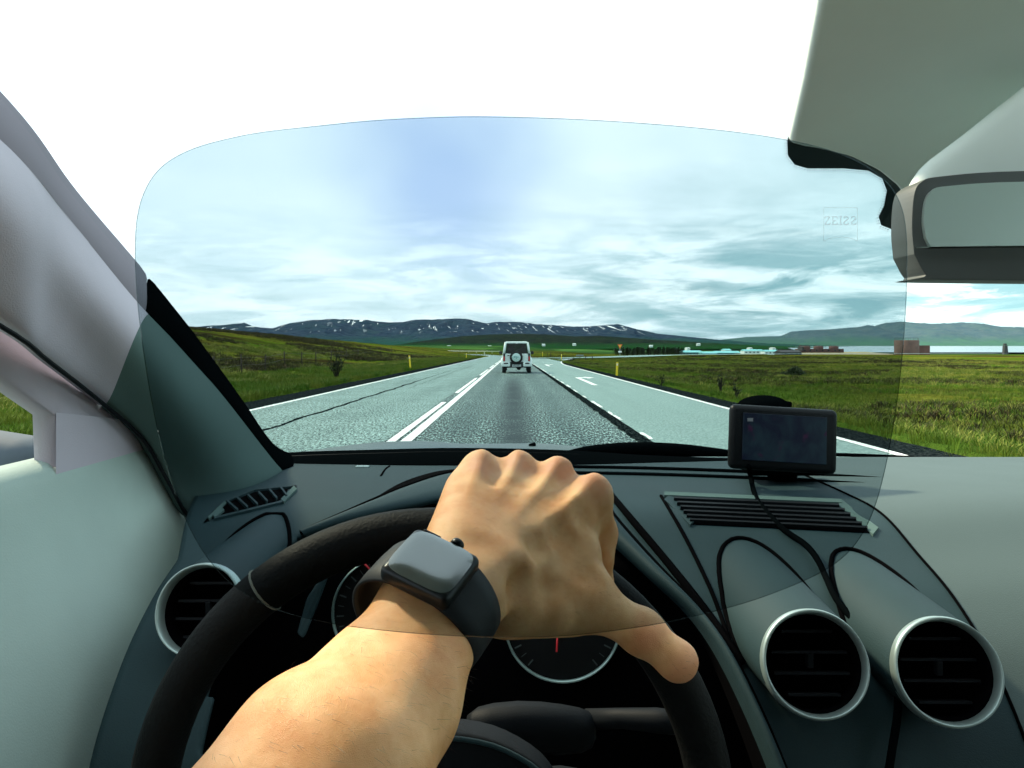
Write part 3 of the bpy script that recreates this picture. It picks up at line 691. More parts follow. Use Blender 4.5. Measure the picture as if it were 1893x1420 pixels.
# ------------------------------------------------------------------ the white off-roader ahead
cw = mat('white_car_paint', (.62, .74, .71), .28, .5, Coat_Weight=.5); cblk = mat('black_car_plastic', (.012, .015, .016), .6); tyr = mat('tyre_rubber', (.008, .008, .009), .85)
tl = mat('red_lamp', (.45, .03, .03), .25); alu = mat('steel_rim', (.35, .37, .37), .4, metal=.7); seatm = mat('seat_cloth', (.012, .016, .02), .9)
SY, SX = 40.6, .20
sz = base_z(SY) + .004
suv = empty('car', (SX, SY, sz), 'white boxy three door off-roader with spare wheel driving ahead on the road', 'car')
def S(x, y, z): return Vector((SX + x, SY + y, sz + z))
def quadmesh(name, pts, faces, m, **k): return mk(name, [S(*p) for p in pts], faces, m, suv, **k)
# body shell: lower body, then greenhouse pillars and roof so that one sees through the rear window
def prof_body(y, w, z0, z1, r=.07): return [(-w + r, y, z1), (-w, y, z1 - r), (-w - .02, y, (z0 + z1) / 2), (-w + .02, y, z0), (w - .02, y, z0), (w + .02, y, (z0 + z1) / 2), (w, y, z1 - r), (w - r, y, z1)]
secs = [(0.02, .70, .46, .95), (.10, .74, .42, 1.00), (1.0, .755, .38, 1.01), (2.2, .755, .38, 1.00), (2.35, .74, .38, .97), (3.25, .70, .40, .90), (3.40, .66, .44, .84)]
vs = []; fs = []
for s_ in secs: vs += prof_body(*s_)
for j in range(len(secs) - 1):
    for i in range(8): a = j * 8 + i; b = j * 8 + (i + 1) % 8; fs.append((a, b, b + 8, a + 8))
fs += [tuple(range(8)), tuple(range(8 * 6 + 7, 8 * 6 - 1, -1))]
body = quadmesh('body', vs, fs, cw); md = body.modifiers.new('b', 'BEVEL'); md.width = .03; md.segments = 3; md.limit_method = 'ANGLE'; md.angle_limit = R(35)
for sx in (-1, 1):                       # flared arches
    for yy in (.42, 2.72):
        bm = bmesh.new(); c = [(sx * .765, yy + .42 * math.cos(t), .36 + .42 * math.sin(t)) for t in (math.pi * k / 12 for k in range(13))]
        tube_bm(bm, [S(*p) for p in c], .055, 8); from_bm('wheel_arch', bm, cw, suv, True)
roofv = [(-.585, .10, 1.60), (.585, .10, 1.60), (.60, 1.9, 1.62), (-.60, 1.9, 1.62), (-.54, .16, 1.665), (.54, .16, 1.665), (.56, 1.8, 1.68), (-.56, 1.8, 1.68)]
rf = quadmesh('roof', roofv, [(0, 1, 2, 3), (4, 7, 6, 5), (0, 4, 5, 1), (1, 5, 6, 2), (2, 6, 7, 3), (3, 7, 4, 0)], cw); md = rf.modifiers.new('b', 'BEVEL'); md.width = .03; md.segments = 3
def pil(p0, p1, r, nm='pillar', m=cw): return tube(nm, [S(*p0), S(*p1)], r, m, suv, 8)
for sx in (-1, 1):
    pil((sx * .675, .07, .97), (sx * .575, .13, 1.62), .062); pil((sx * .72, 1.15, .97), (sx * .60, 1.15, 1.62), .045); pil((sx * .71, 2.25, .98), (sx * .58, 1.85, 1.63), .04)
box('rear_door', S(0, .045, .76), (1.10, .06, .50), cw, suv, .02)
box('window_ledge', S(0, .06, .995), (1.2, .06, .06), cw, suv, .02); box('window_header', S(0, .13, 1.60), (1.1, .06, .07), cw, suv, .02)
def glass_like(name, tint, gloss=.08):
    m = bpy.data.materials.new(name); m.use_nodes = True; t = NT(m.node_tree)
    tr = t.n('ShaderNodeBsdfTransparent', {'Color': tint}); gl = t.n('ShaderNodeBsdfGlossy', {'Roughness': .03}); mx = t.n('ShaderNodeMixShader', {0: gloss}); t.set(mx.inputs[1], tr); t.set(mx.inputs[2], gl)
    t.n('ShaderNodeOutputMaterial', {'Surface': mx}); return m
dg = glass_like('tinted_glass', (.09, .22, .18), .03)
quadmesh('rear_window', [(-.56, .075, 1.02), (.56, .075, 1.02), (.50, .12, 1.57), (-.50, .12, 1.57)], [(0, 1, 2, 3)], dg)
quadmesh('front_window', [(-.66, 2.2, 1.0), (.66, 2.2, 1.0), (.55, 1.85, 1.62), (-.55, 1.85, 1.62)], [(0, 1, 2, 3)], dg)
for sx in (-1, 1): quadmesh('side_window', [(sx * .70, .1, 1.0), (sx * .71, 2.2, 1.0), (sx * .60, 1.85, 1.61), (sx * .59, .12, 1.61)], [(0, 1, 2, 3)], dg)
for sx in (-1, 1):
    box('seat', S(sx * .33, 1.25, 1.0), (.46, .14, .62), seatm, suv, .05); box('headrest', S(sx * .33, 1.25, 1.40), (.26, .10, .18), seatm, suv, .04)
box('dashboard', S(0, 1.95, .98), (1.25, .3, .16), seatm, suv, .04)
# spare wheel on the tail door
sw = empty('spare_wheel', (-.0, -.13, .80), None, None); sw.parent = suv
def ring_part(name, parent, c, prof, m, ax=(0, -1, 0), n=36): 
    o = revolve(name, prof, c, ax, m, parent, n); return o
spc = S(-.02, -.02, .83)
bpy.data.objects.remove(sw)
spare = ring_part('spare_wheel', suv, spc, [(.20, .0), (.30, .0), (.335, .03), (.34, .12), (.325, .17), (.29, .195), (.22, .20)], tyr)
cov = ring_part('wheel_cover', spare, spc - Vector((0, 0, 0)), [(.225, .17), (.225, .205), (.20, .222), (.0015, .226)], mat('wheel_cover_white', (.46, .63, .60), .35))
emb = mat('emblem_teal', (.05, .22, .22), .5)
for ex, ez, ew, eh in ((-.10, .03, .09, .06), (-.01, .035, .07, .045), (.07, .02, .10, .035), (.0, -.035, .06, .04)):
    box('emblem', spc + Vector((ex, -.229, ez)), (ew, .006, eh), emb, cov, .008) if False else box('emblem', spc + Vector((ex, -.229, ez)), (ew, .006, eh), emb, spare, .003)
for sx in (-1, 1):
    lamp = box('tail_light', S(sx * .655, .02, .83), (.11, .06, .42), cblk, suv, .02); box('lamp_lens', S(sx * .655, -.018, .76), (.085, .03, .24), tl, lamp, .01)
    bp = box('bumper', S(sx * .56, -.06, .46), (.44, .20, .22), cw, suv, .04); box('reflector', S(sx * .56, -.168, .52), (.22, .02, .07), cblk, bp, .005)
    box('mud_flap', S(sx * .62, .25, .25), (.24, .02, .20), cblk, suv)
    mr = box('door_mirror', S(sx * .86, 1.75, 1.06), (.16, .08, .17), cblk, suv, .03); 
    for yy in (.45, 2.72):
        wc = S(sx * .66, yy, .335)
        wh = revolve('wheel', [(.19, -.10), (.30, -.10), (.332, -.07), (.335, .07), (.30, .10), (.19, .10)], wc, (sx, 0, 0), tyr, suv, 28)
        revolve('rim', [(.195, .095), (.185, .06), (.06, .07), (.001, .08)], wc, (sx, 0, 0), alu, wh, 20)
box('bumper_centre', S(0, -.02, .45), (.72, .12, .28), cblk, suv, .02)
lp = box('licence_plate', S(0, -.10, .40), (.46, .015, .11), mat('plate_white', (.42, .50, .50), .5), suv, .005)
for i in range(6): box('plate_character', S(-.17 + i * .068, -.1095, .40), (.035, .004, .065), cblk, lp)
box('door_handle', S(-.43, .008, .93), (.12, .03, .05), cblk, suv, .01)
box('underbody', S(0, 1.6, .36), (1.0, 2.9, .12), cblk, suv, .03); tube('axle', [S(-.6, .45, .33), S(.6, .45, .33)], .05, cblk, suv, 8)
tube('exhaust_pipe', [S(.1, .0, .27), S(.1, .8, .28)], .035, cblk, suv, 8); revolve('differential', [(.001, -.14), (.12, -.1), (.14, 0), (.12, .1), (.001, .14)], S(.12, .45, .30), (0, 1, 0), cblk, suv, 14)
box('high_brake_light', S(0, .06, 1.575), (.10, .03, .035), whi, suv, .005)
tube('rear_wiper', [S(.05, .04, 1.03), S(-.25, .06, 1.06)], .012, cblk, suv, 5)

# ================================================================== the car one sits in
car = empty('car', (0, .6, .35), 'interior of the car one drives: dark dashboard, grey trim, windscreen and steering wheel', 'car')
# dashboard: one profile from the windscreen down to the knees
PROF = [(1.30, 845), (1.25, 853), (1.10, 878), (.95, 917), (.86, 955), (.79, 1024), (.72, 1112), (.66, 1240), (.61, 1430), (.59, 1660), (.60, 2300)]
_pf = spl([(y, py, 0) for y, py in PROF], 400); _py = [p[1] for p in _pf]; _y = [p[0] for p in _pf]
def DY(py): return float(np.interp(py, _py, _y))
def D(px, py, lift=0.0): return P(px, py, DY(py) * (1 - lift))
def dn(py):                              # outward normal of the dash profile
    a, b = D(948, py - 4), D(948, py + 4); d = (a - b).normalized(); n = Vector((0, -d.z, d.y)); return n if n.z > 0 or n.y < 0 else -n
HOOD_FRONT = [(562, 992), (640, 966), (700, 949), (760, 934), (840, 917), (960, 907), (1060, 930), (1122, 988), (1200, 1060), (1287, 1142), (1350, 1235), (1425, 1395), (1500, 1600), (1540, 1800)]
HOOD_BACK = [(556, 984), (636, 949), (694, 923), (752, 899), (838, 873), (960, 862), (1078, 888), (1144, 966), (1216, 1047), (1298, 1134), (1362, 1228), (1438, 1392), (1514, 1600), (1560, 1800)]
CAV = [(556, 990), (640, 958), (700, 936), (760, 916), (840, 895), (960, 884), (1068, 909), (1132, 978), (1208, 1054), (1292, 1140), (1356, 1232), (1430, 1395), (1506, 1600), (1560, 2200), (380, 2200), (375, 1400), (390, 1260), (430, 1150), (490, 1060)]
def inpoly(x, y, poly):
    c = False; n = len(poly)
    for i in range(n):
        x1, y1 = poly[i]; x2, y2 = poly[(i + 1) % n]
        if (y1 > y) != (y2 > y) and x < (x2 - x1) * (y - y1) / (y2 - y1) + x1: c = not c
    return c
def make_dash():
    rows = []
    pf = spl([(y, py, 0) for y, py in PROF], 130)
    vs, fs = [], []; nc = 230
    for y, py, _ in pf:
        z = EYE.z - (py - CY) / F * y; xl = float(np.interp(y, [.6, .78, .9, 1.0, 1.25], [-.335, -.338, -.375, -.405, -.42]))
        for i in range(nc + 1):
            x = xl + (.98 - xl) * i / nc
            vs.append((x, y, z + .012 * sstep(.36, .60, x) * sstep(1.25, .9, y)))
    for j in range(len(pf) - 1):
        for i in range(nc):
            a = j * (nc + 1) + i; v = Vector(vs[a]); w = Vector(vs[a + nc + 2]); c = (v + w) / 2
            if inpoly(CX + F * c.x / c.y, CY - F * (c.z - EYE.z) / c.y, CAV): continue
            fs.append((a, a + 1, a + nc + 2, a + nc + 1))
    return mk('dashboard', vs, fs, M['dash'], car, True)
dash = make_dash()
md = dash.modifiers.new('s', 'SOLIDIFY'); md.thickness = .006; md.offset = -1
# cluster hood: a rounded lip curling from the dash over the dark recess
def rail(pts, lift, n=60, dy=0.0, liftf=None):
    out = []
    for x, y, _ in spl([(a, b, 0) for a, b in pts], n): p = D(x, y, lift if liftf is None else liftf(x)); out.append(p)
    return out
r0 = rail(HOOD_BACK, -.004); r1 = rail(HOOD_BACK, .028); r3 = rail(HOOD_FRONT, .050)
r2 = [a.lerp(b, .45) + Vector((0, -.012, .010)) for a, b in zip(r1, r3)]
r4 = [p + Vector((0, .03, -.010)) for p in r3]; r5 = [p + Vector((0, .12, -.012)) for p in r3]
def toward_floor(p, k): return p + Vector((0, k, 0))
loft('cluster_hood', [r0, r1, r2, r3, r4], M['dash'], car, 1)
loft('hood_underside', [r4, r5], M['pit'], car, 0)
tube('hood_seam', rail(HOOD_BACK, .006), .0030, M['pit'], car, 6)
tube('hood_seam', rail([(1100, 880), (1160, 952), (1232, 1038), (1306, 1132), (1372, 1228)], .004), .0042, M['pit'], car, 6)
# dark tapering recess behind the hood on the left
sa = [(684, 926), (740, 893), (800, 873), (852, 866), (940, 856)]; sb = [(694, 926), (752, 904), (812, 884), (858, 876), (940, 868)]
loft('hood_groove', [rail(sa, .004, 24), rail(sb, .006, 24)], M['pit'], car)
sa = [(1078, 884), (1150, 958), (1224, 1042), (1300, 1130)]; sb = [(1078, 900), (1134, 966), (1208, 1050), (1294, 1136)]

# instrument cluster
cl_y = .78
def C(px, py, d=0.0): return P(px, py, cl_y - d)
loft('instrument_panel', [[P(px, py, y) for px in (a0, 900, b0)] for py, y, a0, b0 in ((931, .93, 600, 1100), (1000, .845, 480, 1160), (1040, .798, 420, 1250), (1075, .782, 380, 1290), (1300, .780, 340, 1430), (2300, .780, 330, 1700))], M['pit'], car)
ringm = mat('gauge_ring', (.35, .50, .48), .35, metal=.6); ndl = mat('red_needle', (.45, .02, .03), .5, Emission_Color=(.6, .02, .03, 1), Emission_Strength=.12)
faced = mat('gauge_face', (.006, .007, .008), .6, .2)
for cx, cy, nd in ((722, 1132, ((705, 1075), (668, 1036))), (1040, 1152, ((1030, 1178), (1029, 1205)))):
    c = C(cx, cy, .012); g = revolve('gauge', [(.0568, 0), (.0575, .006), (.0562, .008), (.0555, .002)], c, (0, -1, .0), ringm, car, 64)
    disc('gauge_face', c + Vector((0, -.0006, 0)), (0, -1, 0), .0555, faced, g, 48)
    tube('needle', [C(nd[0][0], nd[0][1], .020), C(nd[1][0], nd[1][1], .020)], .0009, ndl, g, 6)
    bm = bmesh.new()
    for k in range(25):
        t = R(-50 + 280 * k / 24); d = Vector((-math.cos(t), 0, math.sin(t))); tube_bm(bm, [c + d * .046 + Vector((0, -.003, 0)), c + d * (.052 if k % 2 else .053) + Vector((0, -.003, 0))], .0004 if k % 2 else .0008, 4)
    o = from_bm('dial_marking', bm, mat('dial_grey', (.05, .07, .07), .6), g); 
# glare on the cluster glass, shaped as a slim grey fin
prism('glare_fin', [P(612, 1048, .72), P(600, 1056, .72), P(566, 1108, .71), P(548, 1172, .70), P(560, 1182, .70), P(585, 1120, .71)], (0, .01, 0), M['dash'], car, .002)
# grooves in the dash
def groove(name, pts, r, m=M['pit'], lift=.001, n=30, parent=dash): return tube(name, rail(pts, lift, n), r, m, parent, 6)
groove('seam', [(1222, 917), (1262, 985), (1296, 1052), (1322, 1110), (1350, 1190), (1385, 1290), (1430, 1410), (1480, 1600)], .0022)
tube('seam', [Vector((.4115, y, D(948, float(np.interp(y, [p[0] for p in _pf[::-1]], [p[1] for p in _pf[::-1]])) , 0).z + .012 * sstep(.36, .60, .4115) * sstep(1.25, .9, y) + .0006)) for y in np.linspace(1.12, .60, 60)], .0014, M['pit'], dash, 6)
groove('seam', [(720, 862), (712, 868), (704, 880)], .0016)
for k, (l, m_) in enumerate(((6, M['pit']), (13, M['chrome']), (17, M['pit']))):
    groove('seam', [(850, 852 + l), (990, 857 + l), (1200, 861 + l), (1400, 868 + l), (1560, 876 + l), (1700, 886 + l), (1900, 900 + l)], (.004, .0010, .003)[k], M['black'] if m_ is M['pit'] else M['dash'], .004, 40)
box('sensor_plate', D(670, 863, .004), (.020, .010, .003), M['chrome'], dash, .001)
# windscreen vent in the middle: bright frame with black slats
def on_dash(px, py, up): return D(px, py) + dn(py) * up
VO = [(1222, 916), (1558, 930), (1622, 985), (1612, 996), (1546, 938), (1248, 922), (1285, 968), (1278, 974)]
bm = bmesh.new()
def strip_on(bm, pts, r, flat=1.0): tube_bm(bm, [on_dash(x, y, .001) for x, y in pts], r, 6)
vent = empty('air_vent', on_dash(1400, 950, 0), None, None); bpy.data.objects.remove(vent)
def dpoly(name, pts, up, th, m, parent=dash): 
    n = dn(sum(p[1] for p in pts) / len(pts)); return prism(name, [on_dash(x, y, up) for x, y in pts], n * -th, m, parent)
fr = dpoly('windscreen_vent', [(1240, 921), (1548, 934), (1610, 986), (1278, 970)], .0012, .004, M['pit'])
def bar(name, a, b, wa, wb, up, th, m, parent):
    (x0, y0), (x1, y1) = a, b; dx, dy = x1 - x0, y1 - y0; l = math.hypot(dx, dy); nx, ny = -dy / l, dx / l
    return dpoly(name, [(x0 + nx * wa, y0 + ny * wa), (x1 + nx * wb, y1 + ny * wb), (x1 - nx * wb, y1 - ny * wb), (x0 - nx * wa, y0 - ny * wa)], up, th, m, parent)
bar('vent_frame', (1228, 917), (1556, 931), 3.2, 3.2, .0035, .004, M['trim'], fr)
bar('vent_frame', (1234, 922), (1279, 971), 8, 5, .0030, .004, M['dash'], fr)
bar('vent_frame', (1552, 933), (1618, 986), 6, 8, .0032, .004, M['trim'], fr)
for k in range(6):
    f = (k + .5) / 6; a = (1243 + (1278 - 1243) * f, 922 + 48 * f); b = (1546 + 62 * f, 935 + 50 * f)
    bar('vent_slat', a, b, 1.4, 1.6, .0045, .004, M['dash_dark'], fr)
# side window vent on the left
sv = dpoly('side_vent', [(392, 960), (418, 934), (470, 912), (532, 905), (528, 918), (508, 931), (462, 944)], .0012, .003, M['pit'])
for a, b, w in (((386, 962), (420, 930), 2.5), ((420, 930), (470, 909), 1.2), ((470, 909), (540, 902), 1.2), ((546, 905), (522, 930), 4), ((522, 931), (462, 946), 1.6), ((462, 946), (396, 962), 1.6), ((396, 959), (412, 944), 4)):
    bar('vent_frame', a, b, w, w, .0032, .004, M['trim'] if w > 2 else M['dash'], sv)
for k in range(6): bar('vent_slat', (418 + 20 * k, 930 - 5 * k), (440 + 18 * k, 949 - 5.5 * k), 1.6, 1.6, .0045, .004, M['dash'], sv)
loft('vent_groove', [rail([(376, 966), (400, 940), (452, 912), (548, 897)], .002, 20), rail([(380, 966), (404, 944), (454, 917), (548, 902)], .003, 20)], M['pit'], car)
# round air vents in their domed housings
def round_vent(px, py, y, rad, peak, flare=.20):
    c = P(px, py, y); ax = Vector((-.10, -.93, .33)).normalized()
    h = empty('air_vent', c, None, None); bpy.data.objects.remove(h)
    pts = [c + ax * .002, P(peak[0] + 10, peak[1] + 60, peak[2])]
    u, v = frame_of(ax)
    # housing: rings from the rim back into the dash
    vs, fs = [], []; n = 48; K = 9; side = Vector((1, 0, 0)); upv = ax.cross(side).normalized() * -1
    if upv.z < 0: upv = -upv
    for k in range(K):
        f = k / (K - 1); cc = c + Vector((0, .20 * f, 0)); rr = rad * (1.10 + flare * f)
        e = ax.lerp(Vector((0, -1, 0)), f).normalized(); uu = (side - e * side.dot(e)).normalized(); vv = uu.cross(e); vv = vv if vv.z > 0 else -vv
        for i in range(n):
            t = 2 * math.pi * i / n; vs.append(cc + uu * math.cos(t) * rr + vv * math.sin(t) * rr)
    for k in range(K - 1):
        for i in range(n): fs.append((k * n + i, k * n + (i + 1) % n, (k + 1) * n + (i + 1) % n, (k + 1) * n + i))
    hs = mk('air_vent', vs, fs, M['dash'], car, True)
    revolve('vent_ring', [(rad * 1.10, -.004), (rad * 1.095, .006), (rad * 1.06, .011), (rad * 1.02, .010), (rad * .985, .002), (rad * .97, -.010)], c, ax, M['chrome'], hs, 64)
    revolve('vent_bowl', [(rad * .98, .0), (rad * .90, -.022), (rad * .5, -.035), (.0005, -.04)], c, ax, M['pit'], hs, 40)
    for k in (-1.5, -.5, .5, 1.5):
        hw = math.sqrt(max(0, (rad * .84) ** 2 - (k * rad * .42) ** 2)); q = c - ax * .014 + upv * k * rad * .42
        rot = Matrix((side, ax.cross(upv) * 0 + ax, upv)).transposed(); box('vent_slat', q, (2 * hw * .97, .014, .0022), M['dash_dark'], hs, 0, rot=Matrix((side - ax * side.dot(ax), ax, upv)).transposed())
    box('vent_knob', c - ax * .010 + upv * .002, (.005, .006, .012), M['dash_dark'], hs, .001)
    # shut line where the housing leaves the dash
    yy = [p[0] for p in _pf[::-1]]; pp = [p[1] for p in _pf[::-1]]; line = []
    for i in range(61):
        t = math.pi * (-.12 + 1.24 * i / 60); prev = None
        for k in range(1, 120):
            f = k / 119; cc = c + Vector((0, .20 * f, 0)); rr = rad * (1.10 + flare * f); q = cc + Vector((math.cos(t) * rr, 0, math.sin(t) * rr))
            zd = EYE.z - (float(np.interp(q.y, yy, pp)) - CY) / F * q.y + .012 * sstep(.36, .60, q.x) * sstep(1.25, .9, q.y)
            if q.z < zd: line.append(q + Vector((0, -.001, .001))); break
    if len(line) > 8: tube('housing_seam', line, .0024, M['pit'], hs, 6)
    return hs
round_vent(1503, 1226, .615, .0375, (1400, 1028, .79)); round_vent(1745, 1240, .615, .0375, (1610, 1038, .79)); round_vent(376, 1127, .665, .0352, (440, 975, .84), .0)

# windscreen: clear tinted laminated glass with its black edge band
glassw = clear('windscreen_glass', (.905, .970, .958)); lensg = clear('lens_glass', (.903, .912, .918)); sideg = clear('side_glass', (.96, .99, .98))
WS = [(1.30, -.185), (1.15, -.10), (.97, -.002), (.85, .080), (.73, .145), (.62, .200), (.50, .248), (.40, .278)]
def ws_z(y): return float(np.interp(y, [a for a, _ in WS[::-1]], [b for _, b in WS[::-1]]))
def ws_pt(x, y, d=0.0): return Vector((x, y + d * .6, EYE.z + ws_z(y) + d * .8))
rails_w = [[ws_pt(-.46 + 1.46 * i / 20, y, .004) for i in range(21)] for y in (1.30, 1.15, 1.06, .97, .85, .73, .62, .50, .40)]
wsg = loft('windscreen', rails_w, glassw, car)
def ws_hit(px, py, d=0.0):               # where the sight line of a photo point meets the glass
    lo, hi = .40, 1.30
    for _ in range(40):
        m_ = (lo + hi) / 2
        if EYE.z - (py - CY) / F * m_ < ws_pt(0, m_).z: lo = m_
        else: hi = m_
    y = lo; q = P(px, py, y); return q + Vector((0, -.6 * d, -.8 * d))
bt = [(440, 850), (500, 842), (540, 836), (700, 831), (850, 828), (1040, 832), (1200, 842), (1345, 847), (1500, 850), (1640, 853), (1800, 860), (2100, 872)]
bb = [(440, 900), (500, 872), (540, 868), (700, 862), (850, 858), (1040, 862), (1200, 868), (1345, 872), (1500, 880), (1640, 890), (1800, 900), (2100, 915)]
def rail_y(pts, y, n=50): return [P(a, b, y) for a, b, _ in spl([(p, q, 0) for p, q in pts], n)]
sealb = loft('windscreen_seal', [rail_y(bt, 1.33), rail_y(bt, 1.27), rail_y(bb, 1.20), rail_y([(a, b + 20) for a, b in bb], 1.19)], M['black'], car)
tube('seal_bead', rail_y([(a, b + 10) for a, b in bt], 1.255), .0035, M['dash_dark'], car, 6)
# black ceramic band with its printed dots round the mirror foot
FR = [(1520, -140), (1503, 0), (1482, 130), (1455, 262), (1456, 286), (1468, 302), (1492, 309), (1560, 309), (1604, 313), (1630, 328), (1639, 352), (1634, 380), (1624, 400), (1628, 414), (1646, 421), (1700, 426), (1990, 430), (1990, -140)]
fritm = mat('ceramic_band', (.030, .045, .048), .5, .4)
frp = [ws_hit(x, y, .002) for x, y in FR]
frit = mk('frit_band', frp + [p + Vector((0, .001, .0012)) for p in frp], [tuple(range(len(FR))), tuple(range(2 * len(FR) - 1, len(FR) - 1, -1))], fritm, car)
bm = bmesh.new()
for i in range(2, 14):
    (x0, y0), (x1, y1) = FR[i], FR[i + 1]; l = math.hypot(x1 - x0, y1 - y0); k = int(l / 4.2)
    for j in range(k):
        x, y = x0 + (x1 - x0) * j / k, y0 + (y1 - y0) * j / k; nx, ny = -(y1 - y0) / l, (x1 - x0) / l
        for q, rr in ((2.6, 1.25), (6.0, .85)):
            c = ws_hit(x + nx * q, y + ny * q, .002); vsd = [bm.verts.new(p) for p in disc_pts(c, (0, -.8, .45), rr / F * c.y, 7)]; bm.faces.new(vsd)
tag(from_bm('frit_dot', bm, fritm, car), kind='stuff')
# added cover hiding the frit, and mirror mount; hazy veil put into their colour
def slab(name, pts, y, th, m, bev=.006):
    return prism(name, [P(a, b, y) for a, b in pts], (0, th, 0), m, car, bev, True)
SCV = [(1508, -90), (1495, 0), (1474, 120), (1449, 236), (1476, 243), (1510, 249), (1560, 262), (1612, 288), (1648, 318), (1672, 352), (1682, 392), (1700, 405), (1990, 405), (1990, -90)]
prism('frit_veil_cover', [ws_hit(a, b, .022) for a, b in SCV], (0, .010, .014), M['pale'], car, .005, True)
slab('mirror_mount', [(1700, 390), (1690, 345), (1720, 300), (1800, 240), (1893, 165), (1990, 90), (1990, 420), (1760, 420)], .535, .02, M['pale'], .008)
mirror = None
def make_mirror():
    out = [(1690, 470), (1686, 420), (1690, 360), (1704, 336), (1740, 326), (1893, 316), (2260, 316), (2290, 340), (2296, 480), (2270, 516), (1740, 517), (1712, 508)]
    o = prism('rear_view_mirror', [P(a, b, .50) for a, b in spl2(out, 60)], (0, .028, 0), mat('mirror_housing', (.10, .115, .115), .5, .3), car, .0035, True)
    g = [(1712, 440), (1708, 410), (1712, 372), (1724, 352), (1752, 344), (1893, 336), (2250, 336), (2270, 352), (2274, 440), (2262, 450), (1740, 456), (1722, 456)]
    prism('mirror_glass', [P(a, b, .4965) for a, b in spl2(g, 60)], (0, .003, 0), mat('mirror_silver', (.62, .74, .70), .38, metal=.7), o)
def spl2(pts, n): q = spl([(a, b, 0) for a, b in pts + pts[:1]], n + 1)[:-1]; return [(a[0], a[1]) for a in q]
make_mirror()

# left pillar
ST = {
 'top': [(-330, -140, .46), (0, 187, .62), (125, 352, .73), (250, 497, .85), (336, 602, .93), (379, 658, .98), (450, 755, 1.06), (505, 834, 1.14), (545, 858, 1.20)],
 'in': [(-330, -50, .45), (0, 256, .60), (125, 403, .71), (252, 556, .83), (325, 630, .91), (390, 704, .965), (461, 792, 1.05), (514, 862, 1.12), (530, 874, 1.17)],
 'mid': [(-330, 60, .43), (0, 345, .575), (110, 468, .68), (230, 604, .79), (300, 690, .87), (362, 772, .92), (425, 852, 1.0), (470, 893, 1.05), (500, 905, 1.10)],
 'low': [(-330, 230, .43), (0, 470, .565), (100, 572, .67), (200, 686, .78), (272, 782, .86), (322, 860, .91), (372, 925, .93), (410, 945, .95), (425, 955, .98)],
 'seam': [(-330, 420, .47), (0, 602, .62), (90, 668, .70), (180, 738, .81), (262, 810, .90), (306, 882, .93), (345, 950, .94), (385, 978, .94), (395, 990, .94)]}
ST['mid'] = [(a, b, y * .955) for a, b, y in ST['mid']]; ST['low'] = [(a, b, y * 1.03) for a, b, y in ST['low']]
def prail(k, n=36, d=(0, 0, 0)): return [P(*p) + Vector(d) for p in spl(ST[k], n)]
SR = [prail('top', d=(-.012, .03, .01)), prail('top'), [a.lerp(b, .5) + Vector((.004, -.006, 0)) for a, b in zip(prail('top'), prail('in'))], prail('in', d=(.001, -.001, 0)), [a.lerp(b, .35) + Vector((-.012, .02, -.004)) for a, b in zip(prail('in'), prail('mid'))]]
loft('pillar_seal', [r[14:] for r in SR], M['black'], car, 1); loft('veiled_pillar_seal', [r[:15] for r in SR], mat('veiled_rubber_seal', (.20, .19, .22), .9, .05), car, 1)  # upper length is the same rubber, a milky veil painted into its grey
PR = [prail('in', 61, d=(0, .010, -.004)), prail('in', 61, d=(0, .001, -.001)), prail('mid', 61), prail('low', 61), prail('seam', 61), prail('seam', 61, d=(-.02, .02, 0))]
loft('pillar_trim', [r[24:] for r in PR], M['trim'], car, 2); up_ = loft('veiled_pillar_trim', [r[:25] for r in PR], M['veil_trim'], car, 2)  # upper length is the same trim with the veil in its colour
tube('trim_seam', prail('seam'), .0022, M['dash_dark'], car, 6)
# left door: window frame, belt, padded panel
def DL(y, z, x=-.455): return Vector((x, y, EYE.z + z))
fo = [(-.60, .30), (0, .30), (.30, .262), (.48, .165), (.66, .045), (.80, -.03), (.97, -.10)]; fi = [(-.60, .24), (0, .235), (.30, .19), (.48, .09), (.668, -.022), (.757, -.068), (.760, -.12)]
loft('door_frame', [[DL(a, b) for a, b in fo], [DL(a, b, -.448) for a, b in fi], [DL(a, b, -.47) for a, b in fi]], M['veil_trim'], car)
mk('door_corner', [DL(.757, -.066, -.447), DL(.97, -.098, -.447), DL(1.02, -.24, -.447), DL(.757, -.24, -.447)], [(0, 1, 2, 3)], M['veil_trim'], car)
DPR = [(-.112, -.475), (-.114, -.455), (-.128, -.444), (-.16, -.436), (-.20, -.420), (-.24, -.395), (-.28, -.372), (-.34, -.356), (-.42, -.350), (-.60, -.350), (-.85, -.36)]
ys = [-.6, -.3, 0, .2, .35, .5, .6, .68, .75, .82]
loft('door_panel', [[Vector((x, y, EYE.z + z)) for y in [-.6, -.3, 0, .2, .35, .5, .6, .7, .8, .9, 1.0, 1.1]] for z, x in DPR], M['door'], car, 1)
tube('door_handle', [DL(.30, -.235, -.405), DL(.36, -.225, -.385), DL(.42, -.225, -.385), DL(.47, -.238, -.405)], .007, M['chrome'], car, 8)
mk('side_window', [DL(-.6, -.115, -.462), DL(.76, -.125, -.462), DL(.76, -.06, -.462), DL(.668, -.015, -.462), DL(.48, .095, -.462), DL(.30, .195, -.462), DL(-.6, .245, -.462)], [tuple(range(7))], sideg, car)
